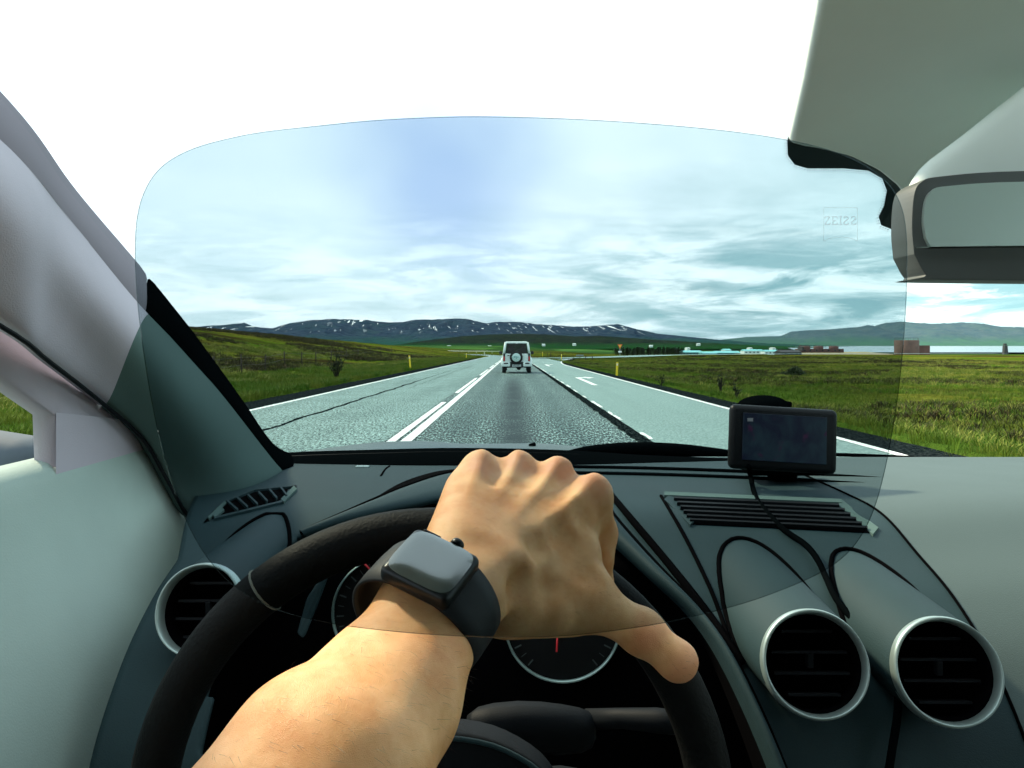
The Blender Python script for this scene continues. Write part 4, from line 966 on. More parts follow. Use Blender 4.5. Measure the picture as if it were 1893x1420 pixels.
# door mirror outside
mo = [(-.06, 905), (0, 815), (40, 806), (72, 824), (90, 848), (88, 872), (60, 900)]
box('door_mirror', Vector((-.705, 1.0, EYE.z - .158)), (.21, .10, .10), mat('car_blue_grey_paint', (.06, .085, .105), .7, .2), car, .035, rot=Matrix.Rotation(R(9), 3, 'Y'), seg=5, smooth=True)
tube('mirror_arm', [Vector((-.49, .96, EYE.z - .20)), Vector((-.66, 1.0, EYE.z - .19))], .018, M['dash_dark'], car, 8)
# roof, right pillar and door, bonnet
loft('roof_lining', [[Vector((x, y, EYE.z + z - .03 * ((x - .27) / .73) ** 2)) for y, z in ((.40, .275), (.34, .285), (.2, .30), (-.2, .315), (-.8, .31), (-1.2, .26))] for x in [-.47 + 1.48 * i / 10 for i in range(11)]], M['headliner'], car, 0, .03)
loft('right_pillar', [[Vector((x, y, EYE.z + ws_z(y) + dz)) for y in (.4, .6, .8, 1.0, 1.2, 1.3)] for x, dz in ((.985, .01), (.96, -.01), (.975, -.09), (1.0, -.11))], M['trim'], car)
box('right_door', Vector((1.0, .1, EYE.z - .50)), (.05, 1.9, .75), M['door'], car, .02)
# the rest of the cabin round the driver
cabm = mat('cabin_trim', (.24, .28, .28), .9, .2); seatc = mat('seat_fabric', (.035, .042, .045), .95, .1, bump=.4)
box('floor', Vector((.27, -.5, EYE.z - .92)), (1.5, 3.0, .04), cabm, car)
box('rear_wall', Vector((.27, -1.95, EYE.z - .45)), (1.46, .05, .95), cabm, car); box('rear_header', Vector((.27, -1.60, EYE.z + .26)), (1.46, .75, .05), M['headliner'], car)
mk('rear_window', [Vector((-.40, -1.93, EYE.z + .02)), Vector((.94, -1.93, EYE.z + .02)), Vector((.90, -1.75, EYE.z + .25)), Vector((-.36, -1.75, EYE.z + .25))], [(0, 1, 2, 3)], sideg, car)
for x in (-.47, 1.0):
    box('rear_side_wall', Vector((x, -1.3, EYE.z - .45)), (.05, 1.35, .78), cabm, car); box('rear_pillar', Vector((x, -1.70, EYE.z + .09)), (.05, .45, .36), cabm, car); box('centre_pillar', Vector((x, -.60, EYE.z + .09)), (.05, .12, .36), cabm, car)
box('roof_rail', Vector((1.0, -.6, EYE.z + .25)), (.05, 2.4, .06), M['headliner'], car); box('roof_rail', Vector((-.47, -1.2, EYE.z + .27)), (.05, 1.3, .06), M['headliner'], car)
for x in (0., .64):
    st_ = box('seat', Vector((x, -.02 if x else -.05, EYE.z - .66)), (.50, .50, .16), seatc, car, .05, smooth=True); 
    box('seat_back', Vector((x, -.36, EYE.z - .34)), (.48, .13, .62), seatc, st_, .05, rot=Matrix.Rotation(R(-12), 3, 'X'), smooth=True); box('headrest', Vector((x, -.36, EYE.z + .02)), (.26, .10, .17), seatc, st_, .04, smooth=True)
box('rear_bench', Vector((.27, -1.45, EYE.z - .45)), (1.30, .55, .60), seatc, car, .06, smooth=True)
bonm = mat('bonnet_paint', (.030, .060, .050), .35, .3)
bc = [(380, 872), (470, 850), (545, 838), (620, 827), (700, 819), (790, 818), (860, 823), (1000, 822), (1070, 828), (1200, 838), (1345, 850), (1640, 870), (1900, 900)]
loft('bonnet', [rail_y([(a, b + 50) for a, b in bc], 1.36), rail_y([(a, b + 12) for a, b in bc], 1.50), rail_y([(a, b + 1) for a, b in bc], 1.66), rail_y(bc, 1.80), [p + Vector((0, .15, -.012)) for p in rail_y(bc, 1.80)], [p + Vector((0, .4, -.07)) for p in rail_y(bc, 1.80)], [p + Vector((0, .7, -.30)) for p in rail_y(bc, 1.80)]], bonm, car, 1)
box('washer_nozzle', P(984, 823, 1.66), (.016, .02, .007), M['black'], car, .003, rot=Matrix.Rotation(R(-18), 3, 'Y'))
# wipers
wip = tube('wiper', rail_y([(1040, 842), (1090, 834), (1160, 830), (1230, 831), (1290, 834), (1346, 838)], 1.35, 24), [.006 + .006 * math.sin(i / 23 * 3.1) for i in range(24)], M['black'], car, 8)
tube('wiper_arm', rail_y([(1270, 832), (1420, 838), (1560, 841), (1690, 846)], 1.36, 16), .0035, M['black'], wip, 6)
tube('wiper_blade', rail_y([(1100, 842), (1300, 850), (1500, 856), (1700, 866)], 1.34, 16), .005, M['black'], wip, 6)

# steering wheel
WC = EYE + Vector((-.0545, .5164, -.3156)); tl_ = .102
wx = Vector((1, 0, 0)); wu = Vector((0, math.sin(tl_), math.cos(tl_))); wn = wx.cross(wu).normalized()
if wn.y > 0: wn = -wn                    # faces the driver
def WP(u, v, n=0.0): return WC + wx * u + wu * v + wn * n
wheel = tube('steering_wheel', [WP(.188 * math.cos(t), .188 * math.sin(t)) for t in (2 * math.pi * k / 96 for k in range(96))], .0158, M['leather'], car, 16, closed=True)
for ang in (128,):
    t = R(ang); q = WP(.188 * math.cos(t), .188 * math.sin(t)); tan_ = (wx * -math.sin(t) + wu * math.cos(t))
    tube('stitch_band', [p for p in disc_pts(q, tan_, .0158, 20)], .0009, M['stitch'], wheel, 6, closed=True)
hub = prism('airbag_cover', [WP(u, v, .012) for u, v in spl2([(-.085, .03), (-.05, .062), (0, .070), (.05, .062), (.085, .03), (.08, -.04), (.045, -.085), (-.045, -.085), (-.08, -.04)], 48)], wn * .03, M['dash_dark'], wheel, .010, True)
for sx in (-1, 1):
    sp = loft('spoke', [[WP(sx * u, v0, n) for u, v0, n in ((.06, .045, .010), (.11, .038, .016), (.15, .028, .012), (.185, .030, 0))], [WP(sx * u, v0, n) for u, v0, n in ((.06, .02, .030), (.11, .015, .030), (.15, .008, .022), (.188, .006, .006))], [WP(sx * u, v0, n) for u, v0, n in ((.06, -.02, .012), (.11, -.015, .014), (.15, -.02, .010), (.185, -.022, 0))]], M['dash_dark'], wheel, 1, .006)
    for k, (u, v0) in enumerate(((.105, .028), (.124, .024), (.143, .020))):
        b_ = prism('button', [WP(sx * (u + du), v0 + dv, .026) for du, dv in ((-.008, -.006), (.008, -.006), (.008, .006), (-.008, .006))], wn * .004, M['dash'], sp, .002)
        box('button_mark', WP(sx * u, v0, .0315), (.006, .0015, .002), mat('pale_print', (.35, .5, .48), .6), b_ if False else sp)
    tube('spoke_trim', [WP(sx * .075, -.022, .030), WP(sx * .11, -.018, .030), WP(sx * .150, -.022, .022)], .0022, M['chrome'], sp, 6)
tube('hub_seam', [WP(u, v, .043) for u, v in spl2([(-.082, .03), (-.05, .060), (0, .068), (.05, .060), (.082, .03), (.078, -.04), (.044, -.083), (-.044, -.083), (-.078, -.04)], 48)], .0016, M['dash'], wheel, 6, closed=True)
# column shroud and stalks
loft('column_shroud', [[P(860, 1296, .62), P(960, 1282, .62), P(1040, 1292, .62), P(1104, 1304, .62)], [P(850, 1335, .59), P(960, 1318, .585), P(1050, 1326, .59), P(1112, 1340, .60)], [P(860, 1420, .60), P(960, 1410, .60), P(1050, 1410, .60), P(1110, 1400, .61)]], M['dash_dark'], car, 1, .01)
stk = tube('wiper_stalk', [P(1085, 1330, .62), P(1150, 1328, .60), P(1215, 1332, .585), P(1272, 1338, .575)], [.008, .0075, .009, .0085], M['dash_dark'], car, 12)
box('stalk_mark', P(1268, 1332, .565), (.006, .002, .004), M['chrome'], stk, .001)
tube('indicator_stalk', [P(620, 1330, .62), P(560, 1318, .60), P(500, 1312, .585)], [.008, .0075, .009], M['dash_dark'], car, 12)

# ------------------------------------------------------------------ navigator on the dash
nav = empty('navigator', P(1446, 870, 1.06), 'black satellite navigator with a dim map screen standing on the dashboard by the windscreen', 'sat nav')
rotn = Matrix.Rotation(R(3.4), 3, 'Y')
nc_ = P(1446, 812, 1.0); bm = bmesh.new(); box_bm(bm, Vector((0, 0, 0)), (.1385, .016, .083), .0075, None, 4); bmesh.ops.transform(bm, matrix=(Matrix.Rotation(R(-6), 3, 'X') @ rotn).to_4x4(), verts=bm.verts); bmesh.ops.translate(bm, verts=bm.verts, vec=nc_)
M['navb'] = mat('navigator_plastic', (.004, .005, .006), .42, .2, bump=.2)
body_n = from_bm('casing', bm, M['navb'], nav, True)
def nav_screen():
    m = bpy.data.materials.new('dim_map_screen'); m.use_nodes = True; t = NT(m.node_tree); co = t.n('ShaderNodeTexCoord').outputs['Object']
    n = t.noise(co, 28, 3, .6, .6); n2 = t.noise(co, 60, 2)
    c = t.mix(t.ramp(n, [(.42, 0.), (.62, 1.)]), (.006, .010, .030), (.016, .040, .055)); c = t.mix(t.ramp(n2, [(.62, 0.), (.72, 1.)]), c, (.05, .012, .05))
    b = t.n('ShaderNodeBsdfPrincipled', {'Base Color': (.005, .006, .008), 'Roughness': .22, 'Specular IOR Level': .2, 'Emission Color': c, 'Emission Strength': .35})
    t.n('ShaderNodeOutputMaterial', {'Surface': b}); return m
scr = box('screen', Vector((0, 0, 0)), (.108, .002, .060), nav_screen(), None, .0006); scr.parent = nav; scr.location = nc_ - nav.location + Vector((0, -.0088, .002)); scr.rotation_euler = (R(-6), R(3.4), 0)
mk_ = mat('screen_print', (.02, .02, .02), .5, Emission_Color=(.12, .14, .15, 1), Emission_Strength=.6)
for px0, px1, py in ((1388, 1414, 838), (1472, 1514, 841), (1373, 1379, 836), (1382, 1392, 776)):
    a, b = P(px0, py - 3, .9905), P(px1, py + 3, .9905); mm = box('screen_icon', (a + b) / 2, (abs(b.x - a.x), .001, abs(a.z - b.z)), mk_, nav, 0)
bm = bmesh.new(); cc = P(1411, 752, 1.045); bmesh.ops.create_uvsphere(bm, u_segments=24, v_segments=12, radius=.035); bmesh.ops.scale(bm, vec=(1, .75, .45), verts=bm.verts); bmesh.ops.translate(bm, verts=bm.verts, vec=cc); sc_ = from_bm('suction_cup', bm, M['black'], nav, True)
box('cup_tab', P(1446, 747, 1.04), (.022, .016, .007), M['black'], nav, .002); tube('mount_arm', [cc, P(1440, 800, 1.03), P(1446, 880, 1.06)], [.014, .012, .02], M['black'], nav, 10)
box('mount_base', P(1446, 868, 1.05), (.10, .05, .010), M['black'], nav, .004)
cab = [(1384, 862, .995), (1388, 884, 1.02), (1398, 920, .945), (1420, 950, .868), (1450, 980, .835), (1490, 1008, .80), (1512, 1036, .775), (1528, 1070, .750), (1548, 1110, .72), (1590, 1160, .69), (1640, 1215, .66), (1660, 1300, .635), (1640, 1450, .60), (1600, 1800, .58)]
cp = []
for x, y, d in spl(cab, 70): cp.append(P(x, y, min(d, DY(y)) * .992))
tube('power_cable', cp, .0032, M['black'], nav, 8)

# ------------------------------------------------------------------ driver's left arm (one continuous skin) built as a smooth blend of limbs
def q3(px, py, y): v = P(px, py, y); return np.array(v)
class SDF:
    def __init__(s, lo, hi, h):
        s.lo = np.array(lo); s.h = h; s.n = np.ceil((np.array(hi) - s.lo) / h).astype(int) + 1
        s.g = np.full(s.n, .05, np.float32)
    def cap(s, a, b, ra, rb, k=.008, squash=None):
        a, b = np.array(a), np.array(b); mx = max(ra, rb) + .02
        i0 = np.maximum(((np.minimum(a, b) - mx - s.lo) / s.h).astype(int), 0); i1 = np.minimum(((np.maximum(a, b) + mx - s.lo) / s.h).astype(int) + 2, s.n)
        if (i1 <= i0).any(): return
        ax = [s.lo[d] + np.arange(i0[d], i1[d]) * s.h for d in range(3)]; X, Y, Z = np.meshgrid(*ax, indexing='ij')
        d = b - a; L2 = max(float(d @ d), 1e-12); T = np.clip(((X - a[0]) * d[0] + (Y - a[1]) * d[1] + (Z - a[2]) * d[2]) / L2, 0, 1)
        DX, DYY, DZ = X - a[0] - T * d[0], Y - a[1] - T * d[1], Z - a[2] - T * d[2]
        if squash is not None:           # thinner along one direction
            nn, f = squash; w = DX * nn[0] + DYY * nn[1] + DZ * nn[2]; DX, DYY, DZ = DX + nn[0] * w * (f - 1), DYY + nn[1] * w * (f - 1), DZ + nn[2] * w * (f - 1)
        v = np.sqrt(DX ** 2 + DYY ** 2 + DZ ** 2) - (ra + (rb - ra) * T)
        sl_ = tuple(slice(i0[d], i1[d]) for d in range(3)); g = s.g[sl_]
        if k < 0:                        # carve a soft hollow
            kk = -k; hh = np.clip(.5 - .5 * (g + v) / kk, 0, 1); s.g[sl_] = g + (-v - g) * hh + kk * hh * (1 - hh); return
        hh = np.clip(.5 + .5 * (g - v) / k, 0, 1); s.g[sl_] = g + (v - g) * hh - k * hh * (1 - hh)
    def surf(s, px, py):                  # where a sight line meets the skin
        for k in range(900):
            p = q3(px, py, .33 + k * .0003); i = ((p - s.lo) / s.h + .5).astype(int)
            if (i >= 0).all() and (i < s.n).all() and s.g[tuple(i)] < 0: return p
        return None
    def dent(s, px, py, r, dep, k=.009):
        p = s.surf(px, py)
        if p is not None: t = np.array(EYE) - p; t /= np.linalg.norm(t); c_ = p + t * (r - dep); s.cap(c_, c_, r, r, -k)
    def bump(s, px, py, r, h, k=.010):
        p = s.surf(px, py)
        if p is not None: t = np.array(EYE) - p; t /= np.linalg.norm(t); c_ = p - t * (r - h); s.cap(c_, c_, r, r, k)
    def mesh(s):
        g = s.g; n = g.shape; ins = g < 0
        idx = np.full([m - 1 for m in n], -1, np.int64); acc = np.zeros([m - 1 for m in n] + [3]); cnt = np.zeros([m - 1 for m in n])
        c = [slice(0, m - 1) for m in n]
        edges = []
        for d in range(3):
            o1, o2 = [q for q in range(3) if q != d]
            for a in (0, 1):
                for b in (0, 1):
                    s0 = [None] * 3; s1 = [None] * 3
                    s0[d] = slice(0, n[d] - 1); s1[d] = slice(1, n[d])
                    s0[o1] = s1[o1] = slice(a, n[o1] - 1 + a); s0[o2] = s1[o2] = slice(b, n[o2] - 1 + b)
                    A, B = g[tuple(s0)], g[tuple(s1)]; cr = (A < 0) != (B < 0); t = np.where(cr, A / np.where(cr, A - B, 1), 0)
                    acc[..., d] += np.where(cr, t, 0); acc[..., o1] += cr * a; acc[..., o2] += cr * b; cnt += cr
        act = cnt > 0; idx[act] = np.arange(act.sum()); pos = np.argwhere(act); off_ = acc[act] / cnt[act][:, None]
        V = s.lo + (pos + off_) * s.h; Fc = []
        for d in range(3):
            o1, o2 = [(1, 2), (2, 0), (0, 1)][d]
            sA = [slice(1, m - 1) for m in n]; sA[d] = slice(0, n[d] - 1); sB = list(sA); sB[d] = slice(1, n[d])
            A, B = ins[tuple(sA)], ins[tuple(sB)]; cr = np.argwhere(A != B)
            if len(cr) == 0: continue
            fl = A[tuple(cr.T)]; base = cr + 1; base[:, d] -= 1; e1 = np.zeros(3, int); e2 = np.zeros(3, int); e1[o1] = 1; e2[o2] = 1
            q = np.stack([idx[tuple((base - e1 - e2).T)], idx[tuple((base - e2).T)], idx[tuple(base.T)], idx[tuple((base - e1).T)]], 1)
            q[~fl] = q[~fl][:, ::-1]; Fc.append(q)
        return V, np.concatenate(Fc)
Wj = q3(890, 1050, .425); F1 = q3(710, 1290, .350); axd = (Wj - F1) / np.linalg.norm(Wj - F1)
e1 = np.array([.868, -.363, -.337]); e1 = e1 - axd * (e1 @ axd); e1 /= np.linalg.norm(e1); nrm = np.cross(e1, axd)
if nrm[2] < 0: nrm = -nrm
def build_arm():
    s = SDF((-.30, -.20, .84), (.20, .66, 1.20), .0021)
    c = s.cap; E = np.array(EYE)
    F0 = q3(806, 1124, .392); F2 = q3(604, 1420, .312); EL = E + np.array([-.165, .15, -.255]); SHp = E + np.array([-.24, -.14, -.20])
    def pair(a, b, ra, rb, o, k=.012):
        for sg in (-1, 1): c(a + e1 * o[0] * sg, b + e1 * o[1] * sg, ra, rb, k)
    pair(EL, F2, .036, .033, (.006, .008)); pair(F2, F1, .0310, .0256, (.008, .0075)); pair(F1, F0, .0256, .0195, (.0075, .0072)); pair(F0, Wj, .0200, .0190, (.0072, .010))
    c(EL, SHp, .042, .05, .02); c(EL, EL, .04, .04, .02)
    K = [q3(890, 868, .500), q3(956, 868, .512), q3(1028, 880, .510), q3(1092, 914, .494)]
    ST_ = [q3(842, 1012, .432), q3(872, 1030, .432), q3(902, 1048, .432), q3(932, 1068, .436)]
    up = nrm * .004
    for i in range(4): c(ST_[i], K[i] - up, .0165, .0128, .012)
    for i in range(3): c(ST_[i] * .5 + ST_[i + 1] * .5 - nrm * .006, K[i] * .55 + K[i + 1] * .45 - nrm * .008, .016, .0115, .010)
    for i, r in enumerate((.0118, .0118, .0125, .0130)): c(K[i], K[i], r, r, .006)      # knuckles
    c(q3(852, 1002, .445), q3(864, 915, .490), .0175, .0150, .012)                     # little finger side
    c(q3(905, 1085, .450), q3(985, 985, .500), .022, .020, .014)                        # palm
    c(q3(955, 1095, .456), q3(1066, 985, .494), .0170, .0130, .010)                      # muscle between thumb and index
    c(q3(1050, 985, .482), q3(1072, 1078, .468), .0155, .0135, .012)
    c(q3(935, 1120, .440), q3(1050, 1122, .462), .0175, .0170, .012)                     # ball of the thumb
    c(q3(985, 1065, .456), q3(1078, 1075, .462), .015, .014, .010)
    # thumb: three bones
    T0, T1, T2, T3 = q3(960, 1105, .440), q3(1090, 1112, .458), q3(1186, 1168, .462), q3(1252, 1222, .458)
    c(T0, T1, .0165, .0145, .010); c(T1, T2, .0142, .0118, .008); c(T2, T3, .0118, .0112, .006); c(T2, T2, .0128, .0128, .006); c(T3, T3, .0118, .0118, .004)
    # fingers curl over the far side of the rim and back under it
    for i in range(4):
        k = K[i]; dx = (-.004, -.002, .0, .003)[i]; L = (.030, .036, .038, .036)[i]
        p1 = k + np.array([dx + .002, L, -.020]); p2 = p1 + np.array([dx, -.004, -.030]); p3 = p2 + np.array([0, -.026, -.008])
        c(k, p1, .0112, .0098, .005); c(p1, p2, .0098, .0090, .003); c(p2, p3, .0090, .0078, .003)
    c(K[3], q3(1112, 985, .508), .0115, .0100, .006); c(q3(1112, 985, .508), q3(1108, 1040, .500), .0100, .0095, .005)
    # tendons and the hollows between the knuckles
    for i in range(4):
        a = ST_[i] + nrm * .0135; b = K[i] + nrm * .0085; c(a, b, .0026, .0042, .0035)
    for i in range(3):
        m_ = (K[i] + K[i + 1]) / 2; dirv = (K[i] - ST_[i]); dirv /= np.linalg.norm(dirv)
        c(m_ + nrm * .0150 - dirv * .030, m_ + nrm * .0145 + dirv * .004, .0042, .0068, -.006)
        c(m_ + dirv * .014 + nrm * .004, m_ + dirv * .020, .0050, .0055, -.005)
    for i in (1, 2, 3):                   # skin dimples on top of the knuckles
        pass
    for a in ((1092, 950, .010, .0020, .006), (1052, 985, .012, .0014, .006), (988, 1092, .016, .0012, .006), (1094, 1050, .010, .0014, .006), (1040, 1090, .014, .0012, .006), (1010, 1000, .012, .0002, .004)): s.dent(*a)
    for a in ((1072, 1020, .013, .0008, .004), (1020, 1128, .014, .0006, .004)): s.bump(*a)
    c(q3(905, 1062, .4215), q3(975, 1052, .4265), .0020, .0016, .004)                    # wrist tendon towards the thumb
    return s.mesh()
Va, Fa = build_arm()
arm_root = empty('person', P(700, 1290, .35), "driver's bare left forearm and hand draped over the top of the steering wheel", 'person')
me = bpy.data.meshes.new('arm'); me.from_pydata([tuple(v) for v in (Va - np.array(arm_root.location))], [], [tuple(int(i) for i in f) for f in Fa]); me.update()
arm = link('arm', me, M['skin'], arm_root, True)
md = arm.modifiers.new('s', 'SMOOTH'); md.factor = .5; md.iterations = 4
def hairs(n=2600):
    rnd = np.random.RandomState(4); fa = Fa; A, B, C_ = Va[fa[:, 0]], Va[fa[:, 1]], Va[fa[:, 2]]
    nn = np.cross(B - A, C_ - A); nn /= np.linalg.norm(nn, axis=1)[:, None] + 1e-12; c = A
    side = nn @ (np.array(EYE) - c.mean(0)) ; nn = nn * np.sign((nn * (np.array(EYE) - c)).sum(1))[:, None]
    ok = ((nn @ nrm) > .05) & (c[:, 1] < .47) & (c[:, 1] > .16); idx = np.where(ok)[0]; rnd.shuffle(idx); idx = idx[:n]; vs = []; fs = []
    for i in idx:
        p = c[i]; m = nn[i]; L = rnd.uniform(.003, .008) * (1.0 if p[1] < .39 else .5); d = -axd * rnd.uniform(-.2, .3) + e1 * rnd.uniform(.5, 1.0) + m * .35 + rnd.normal(0, .18, 3); d /= np.linalg.norm(d)
        q = p + d * L * .5; e = q + (d - m * .3) * L * .5; w = np.cross(d, m); w = w / np.linalg.norm(w) * .000045; k = len(vs); o = np.array(arm_root.location)
        for a, f in ((p, 1), (q, .8)): vs += [tuple(a - w * f - o), tuple(a + w * f - o)]
        vs.append(tuple(e - o)); fs += [(k, k + 1, k + 3, k + 2), (k + 2, k + 3, k + 4)]
    me = bpy.data.meshes.new('arm_hair'); me.from_pydata(vs, [], fs); me.update(); tag(link('arm_hair', me, mat('brown_hair', (.06, .03, .015), .5), arm_root), kind='stuff')
hairs()
# skin material measures from world space
for n_ in M['skin'].node_tree.nodes:
    if n_.type == 'TEX_COORD':
        g_ = M['skin'].node_tree.nodes.new('ShaderNodeNewGeometry')
        for l in list(n_.outputs['Object'].links): M['skin'].node_tree.links.new(g_.outputs['Position'], l.to_socket)

# ------------------------------------------------------------------ watch
wc = np.array(P(797, 1040, .376)); A3 = Vector(axd); E3 = Vector(e1); N3 = Vector(nrm)
watch = empty('smartwatch', wc, 'black square smartwatch with dark glass face and black strap on the wrist', 'watch')
rotw = Matrix((E3, A3, N3)).transposed()
M['case'] = mat('black_aluminium', (.012, .014, .016), .33, .5, metal=.3); M['strap'] = mat('black_silicone', (.012, .014, .016), .6, .35)
M['face'] = mat('glossy_watch_glass', (.05, .065, .062), .20, .9, Coat_Weight=1.0, Coat_Roughness=.08, IOR=1.9)
bm = bmesh.new(); box_bm(bm, Vector((0, 0, -.004)), (.0385, .0345, .0105), .0042, None, 5); bmesh.ops.transform(bm, matrix=rotw.to_4x4(), verts=bm.verts); bmesh.ops.translate(bm, verts=bm.verts, vec=Vector(wc)); from_bm('case', bm, M['case'], watch, True)
# domed glass
def glassface():
    vs, fs = [], []; K, n = 7, 48
    def se(t, a, b, p=.42): c, s = math.cos(t), math.sin(t); return a * math.copysign(abs(c) ** p, c), b * math.copysign(abs(s) ** p, s)
    for k in range(K):
        f = 1 - k / K; h = .0018 * (1 - f ** 5)
        for i in range(n): x, y = se(2 * math.pi * i / n, .0178 * f, .0158 * f); vs.append(Vector(wc) + E3 * x + A3 * y + N3 * (.0012 + h))
    vs.append(Vector(wc) + N3 * .0030)
    for k in range(K - 1):
        for i in range(n): fs.append((k * n + i, k * n + (i + 1) % n, (k + 1) * n + (i + 1) % n, (k + 1) * n + i))
    for i in range(n): fs.append(((K - 1) * n + i, (K - 1) * n + (i + 1) % n, K * n))
    return mk('glass_face', vs, fs, M['face'], watch, True)
glassface()
revolve('crown', [(.0005, .0), (.0034, .0), (.0036, -.0006), (.0036, -.0022), (.003, -.003)], Vector(wc) + A3 * .0200 + E3 * .004 + N3 * -.0015, A3, M['case'], watch, 20)
box('side_button', Vector(wc) + A3 * .0174 - E3 * .010 + N3 * -.0015, (.010, .0015, .003), M['case'], watch, .0006, rot=rotw)
def strap():
    vs, fs = [], []; n = 64; c = Vector(wc) - N3 * .0330; prof_ = [(-.0145, 0), (-.014, .0016), (-.006, .0022), (.006, .0022), (.014, .0016), (.0145, 0), (.012, -.0012), (-.012, -.0012)]; m = len(prof_)
    for i in range(n):
        t = 2 * math.pi * i / n; u = E3 * math.cos(t) * .0338 + N3 * math.sin(t) * .0285; d = u.normalized(); wdt = 1.0 + .18 * max(0, -math.sin(t)) * 0 + .22 * max(0, math.sin(t)) ** 2
        for a, h in prof_: vs.append(c + u + A3 * a * wdt + d * h)
    for i in range(n):
        for k in range(m): fs.append((i * m + k, i * m + (k + 1) % m, ((i + 1) % n) * m + (k + 1) % m, ((i + 1) % n) * m + k))
    return mk('strap', vs, fs, M['strap'], watch, True)
strap()

# ------------------------------------------------------------------ spectacle lens held up in front of the eye: 60 mm wide, uncut rim; added dark tint makes all outside it look veiled
LP = [(560, 235), (680, 223), (800, 216.5), (900, 215), (1050, 219), (1200, 228), (1340, 241), (1450, 257), (1530, 276), (1590, 300), (1636, 332), (1664, 374), (1676, 430), (1677, 520), (1672, 620), (1662, 720), (1650, 800), (1634, 880), (1615, 945), (1590, 995), (1555, 1034), (1500, 1068), (1400, 1108), (1300, 1136), (1200, 1157), (1060, 1175), (930, 1179), (800, 1174), (680, 1163), (590, 1149), (510, 1127), (440, 1090), (385, 1035), (343, 962), (308, 865), (283, 760), (263, 640), (252, 540), (249, 450), (256, 385), (276, 335), (308, 300), (360, 273), (430, 254), (490, 243)]
lp = spl2(LP, 180); lcx, lcy = 960., 697.
lens = empty('spectacle_lens', P(lcx, lcy, .060), 'large spectacle lens with added dark tint and rounded outline held up before the windscreen', 'lens')
def lring(y, s, bulge): return [P(CX + (a - CX) * s, CY + (b - CY) * s, y) for a, b in lp]
def lcap(name, y0, s, bow, m):
    vs = []; fs = []; n = len(lp); K = 8
    for k in range(K):
        f = 1 - k / K
        for a, b in lp: vs.append(P(lcx + (a - lcx) * f * s, lcy + (b - lcy) * f * s, y0) + Vector((0, bow * (1 - f * f), 0)))
    vs.append(P(lcx, lcy, y0) + Vector((0, bow, 0)))
    for k in range(K - 1):
        for i in range(n): fs.append((k * n + i, k * n + (i + 1) % n, (k + 1) * n + (i + 1) % n, (k + 1) * n + i))
    for i in range(n): fs.append(((K - 1) * n + i, (K - 1) * n + (i + 1) % n, K * n))
    return mk(name, vs, fs, m, lens, True)
def lens_body():
    m = bpy.data.materials.new('veil_tint_glass'); m.use_nodes = True; t = NT(m.node_tree)
    o_ = t.n('ShaderNodeOutputMaterial'); t.set(o_.inputs['Volume'], t.n('ShaderNodeVolumeAbsorption', {'Color': (.22, .34, .385), 'Density': 840.0}))
    n = len(lp); K = 8; vs = []; fs = []
    for y0, s in ((.0600, 1.0), (.0610, .998)):
        for k in range(K):
            f = 1 - k / K
            for a, b in lp: vs.append(P(lcx + (a - lcx) * f * s, lcy + (b - lcy) * f * s, y0) + Vector((0, .0006 * (1 - f * f), 0)))
        vs.append(P(lcx, lcy, y0) + Vector((0, .0006, 0)))
    B = K * n + 1
    for o in (0, B):
        for k in range(K - 1):
            for i in range(n): fs.append((o + k * n + i, o + k * n + (i + 1) % n, o + (k + 1) * n + (i + 1) % n, o + (k + 1) * n + i))
        for i in range(n): fs.append((o + (K - 1) * n + i, o + (K - 1) * n + (i + 1) % n, o + K * n))
    for i in range(n): fs.append((i, (i + 1) % n, B + (i + 1) % n, B + i))
    mk('lens_glass', vs, fs, m, lens, True)
lens_body()
em_ = glass_like('ground_lens_edge', (.42, .45, .45), .10)
o_a = lring(.0600, 1.0, 0); o_b = [P(CX + (a - CX) * 1.0, CY + (b - CY) * 1.0, .0610) + (P(a, b, .0610) - P(lcx, lcy, .0610)).normalized() * -.000085 for a, b in lp]
n_ = len(lp); mk('lens_edge', o_a + o_b, [(i, (i + 1) % n_, n_ + (i + 1) % n_, n_ + i) for i in range(n_)], em_, lens, True)
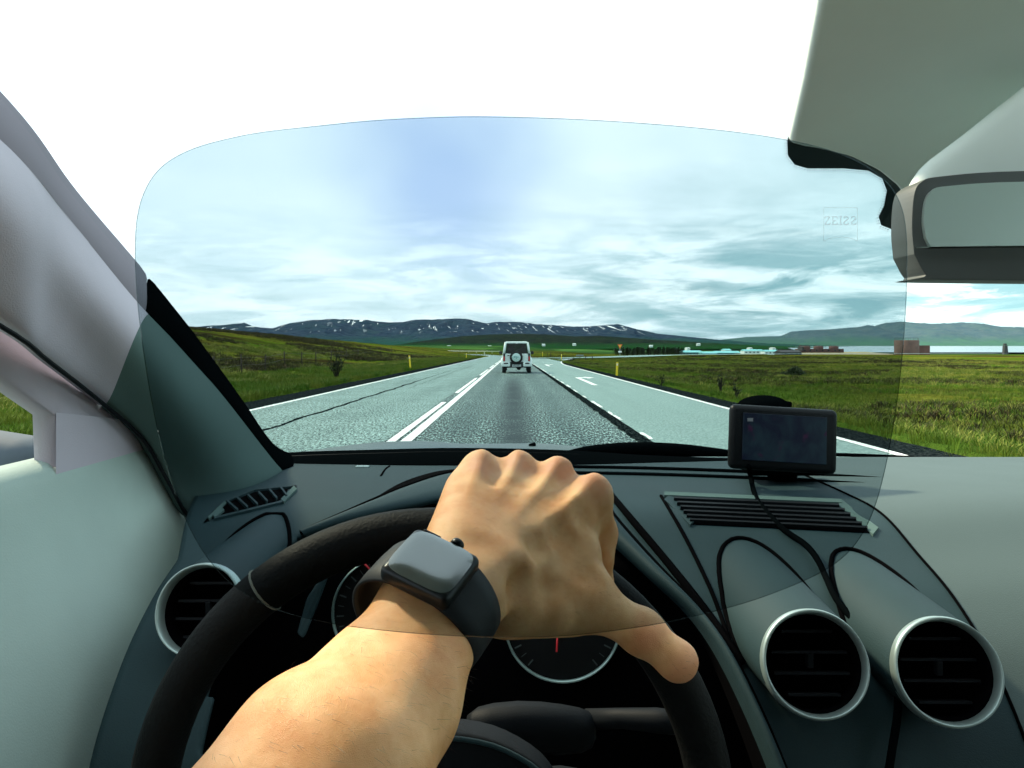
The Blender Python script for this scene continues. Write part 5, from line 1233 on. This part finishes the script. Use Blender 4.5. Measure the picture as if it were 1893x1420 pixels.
# faint engraving: ZEI followed by two reversed S, in its frame
def engraving():
    m = bpy.data.materials.new('engraving'); m.use_nodes = True; t = NT(m.node_tree)
    mx = t.n('ShaderNodeMixShader', {0: .32}); t.set(mx.inputs[1], t.n('ShaderNodeBsdfTransparent')); t.set(mx.inputs[2], t.n('ShaderNodeBsdfTranslucent', {'Color': (.95, 1, 1)}))
    t.n('ShaderNodeOutputMaterial', {'Surface': mx})
    y0 = .0596; sc = y0 / F
    def strokes(segs, w, ox, oy):
        for (x0, y0_), (x1, y1) in segs:
            a, b = (ox + x0, oy + y0_), (ox + x1, oy + y1); l = math.hypot(b[0] - a[0], b[1] - a[1]); nx, ny = -(b[1] - a[1]) / l * w, (b[0] - a[0]) / l * w
            v = [bm.verts.new(P(*p, y0)) for p in ((a[0] + nx, a[1] + ny), (b[0] + nx, b[1] + ny), (b[0] - nx, b[1] - ny), (a[0] - nx, a[1] - ny))]; bm.faces.new(v)
    Sr = [((1, 0), (9, 0)), ((9, 0), (9, 3)), ((1, 0), (1, 4)), ((1, 4), (9, 10)), ((9, 10), (9, 14)), ((9, 14), (1, 14)), ((1, 14), (1, 11))]
    L = {'Z': [((1, 0), (10, 0)), ((1, 0), (1, 3)), ((10, 0), (1, 14)), ((1, 14), (11, 14)), ((11, 14), (11, 11))], 'E': [((2, 0), (2, 14)), ((0, 0), (10, 0)), ((10, 0), (10, 3)), ((2, 7), (7, 7)), ((0, 14), (10, 14)), ((10, 14), (10, 11))], 'I': [((3, 0), (3, 14)), ((0, 0), (6, 0)), ((0, 14), (6, 14))], 's': [((10 - a, b), (10 - c, d)) for (a, b), (c, d) in [((2, 0), (9, 0)), ((9, 0), (9, 3)), ((2, 0), (1, 4)), ((1, 4), (9, 10)), ((9, 10), (8, 14)), ((8, 14), (1, 14)), ((1, 14), (1, 11))]]}
    for ch, ox, w in (('Z', 1524, 1.0), ('E', 1538, 1.1), ('I', 1551, 1.3), ('s', 1559, 1.2), ('s', 1573, 1.2)):
        global bm_; bm = bmesh.new(); strokes(L[ch], w, ox, 401); from_bm('letter', bm, m, lens)
    bm = bmesh.new(); strokes([((0, 0), (62, 0)), ((0, 0), (0, 62)), ((62, 0), (62, 62))], .5, 1523, 384)
    strokes([((0, 62), (10, 57)), ((10, 57), (24, 54.5)), ((24, 54.5), (38, 54.5)), ((38, 54.5), (52, 57)), ((52, 57), (62, 62))], .5, 1523, 384); from_bm('emblem_outline', bm, m, lens)
engraving()

# ------------------------------------------------------------------ air: one even box of haze round everything
hz = bpy.data.materials.new('haze'); hz.use_nodes = True; t_ = NT(hz.node_tree)
ho = t_.n('ShaderNodeOutputMaterial'); t_.set(ho.inputs['Volume'], t_.n('ShaderNodeVolumePrincipled', {'Color': (.62, .80, .92), 'Density': 0.5e-5, 'Anisotropy': .2}))
tag(box('haze', Vector((0, 6400, 250)), (30000, 17000, 545), hz), kind='stuff')
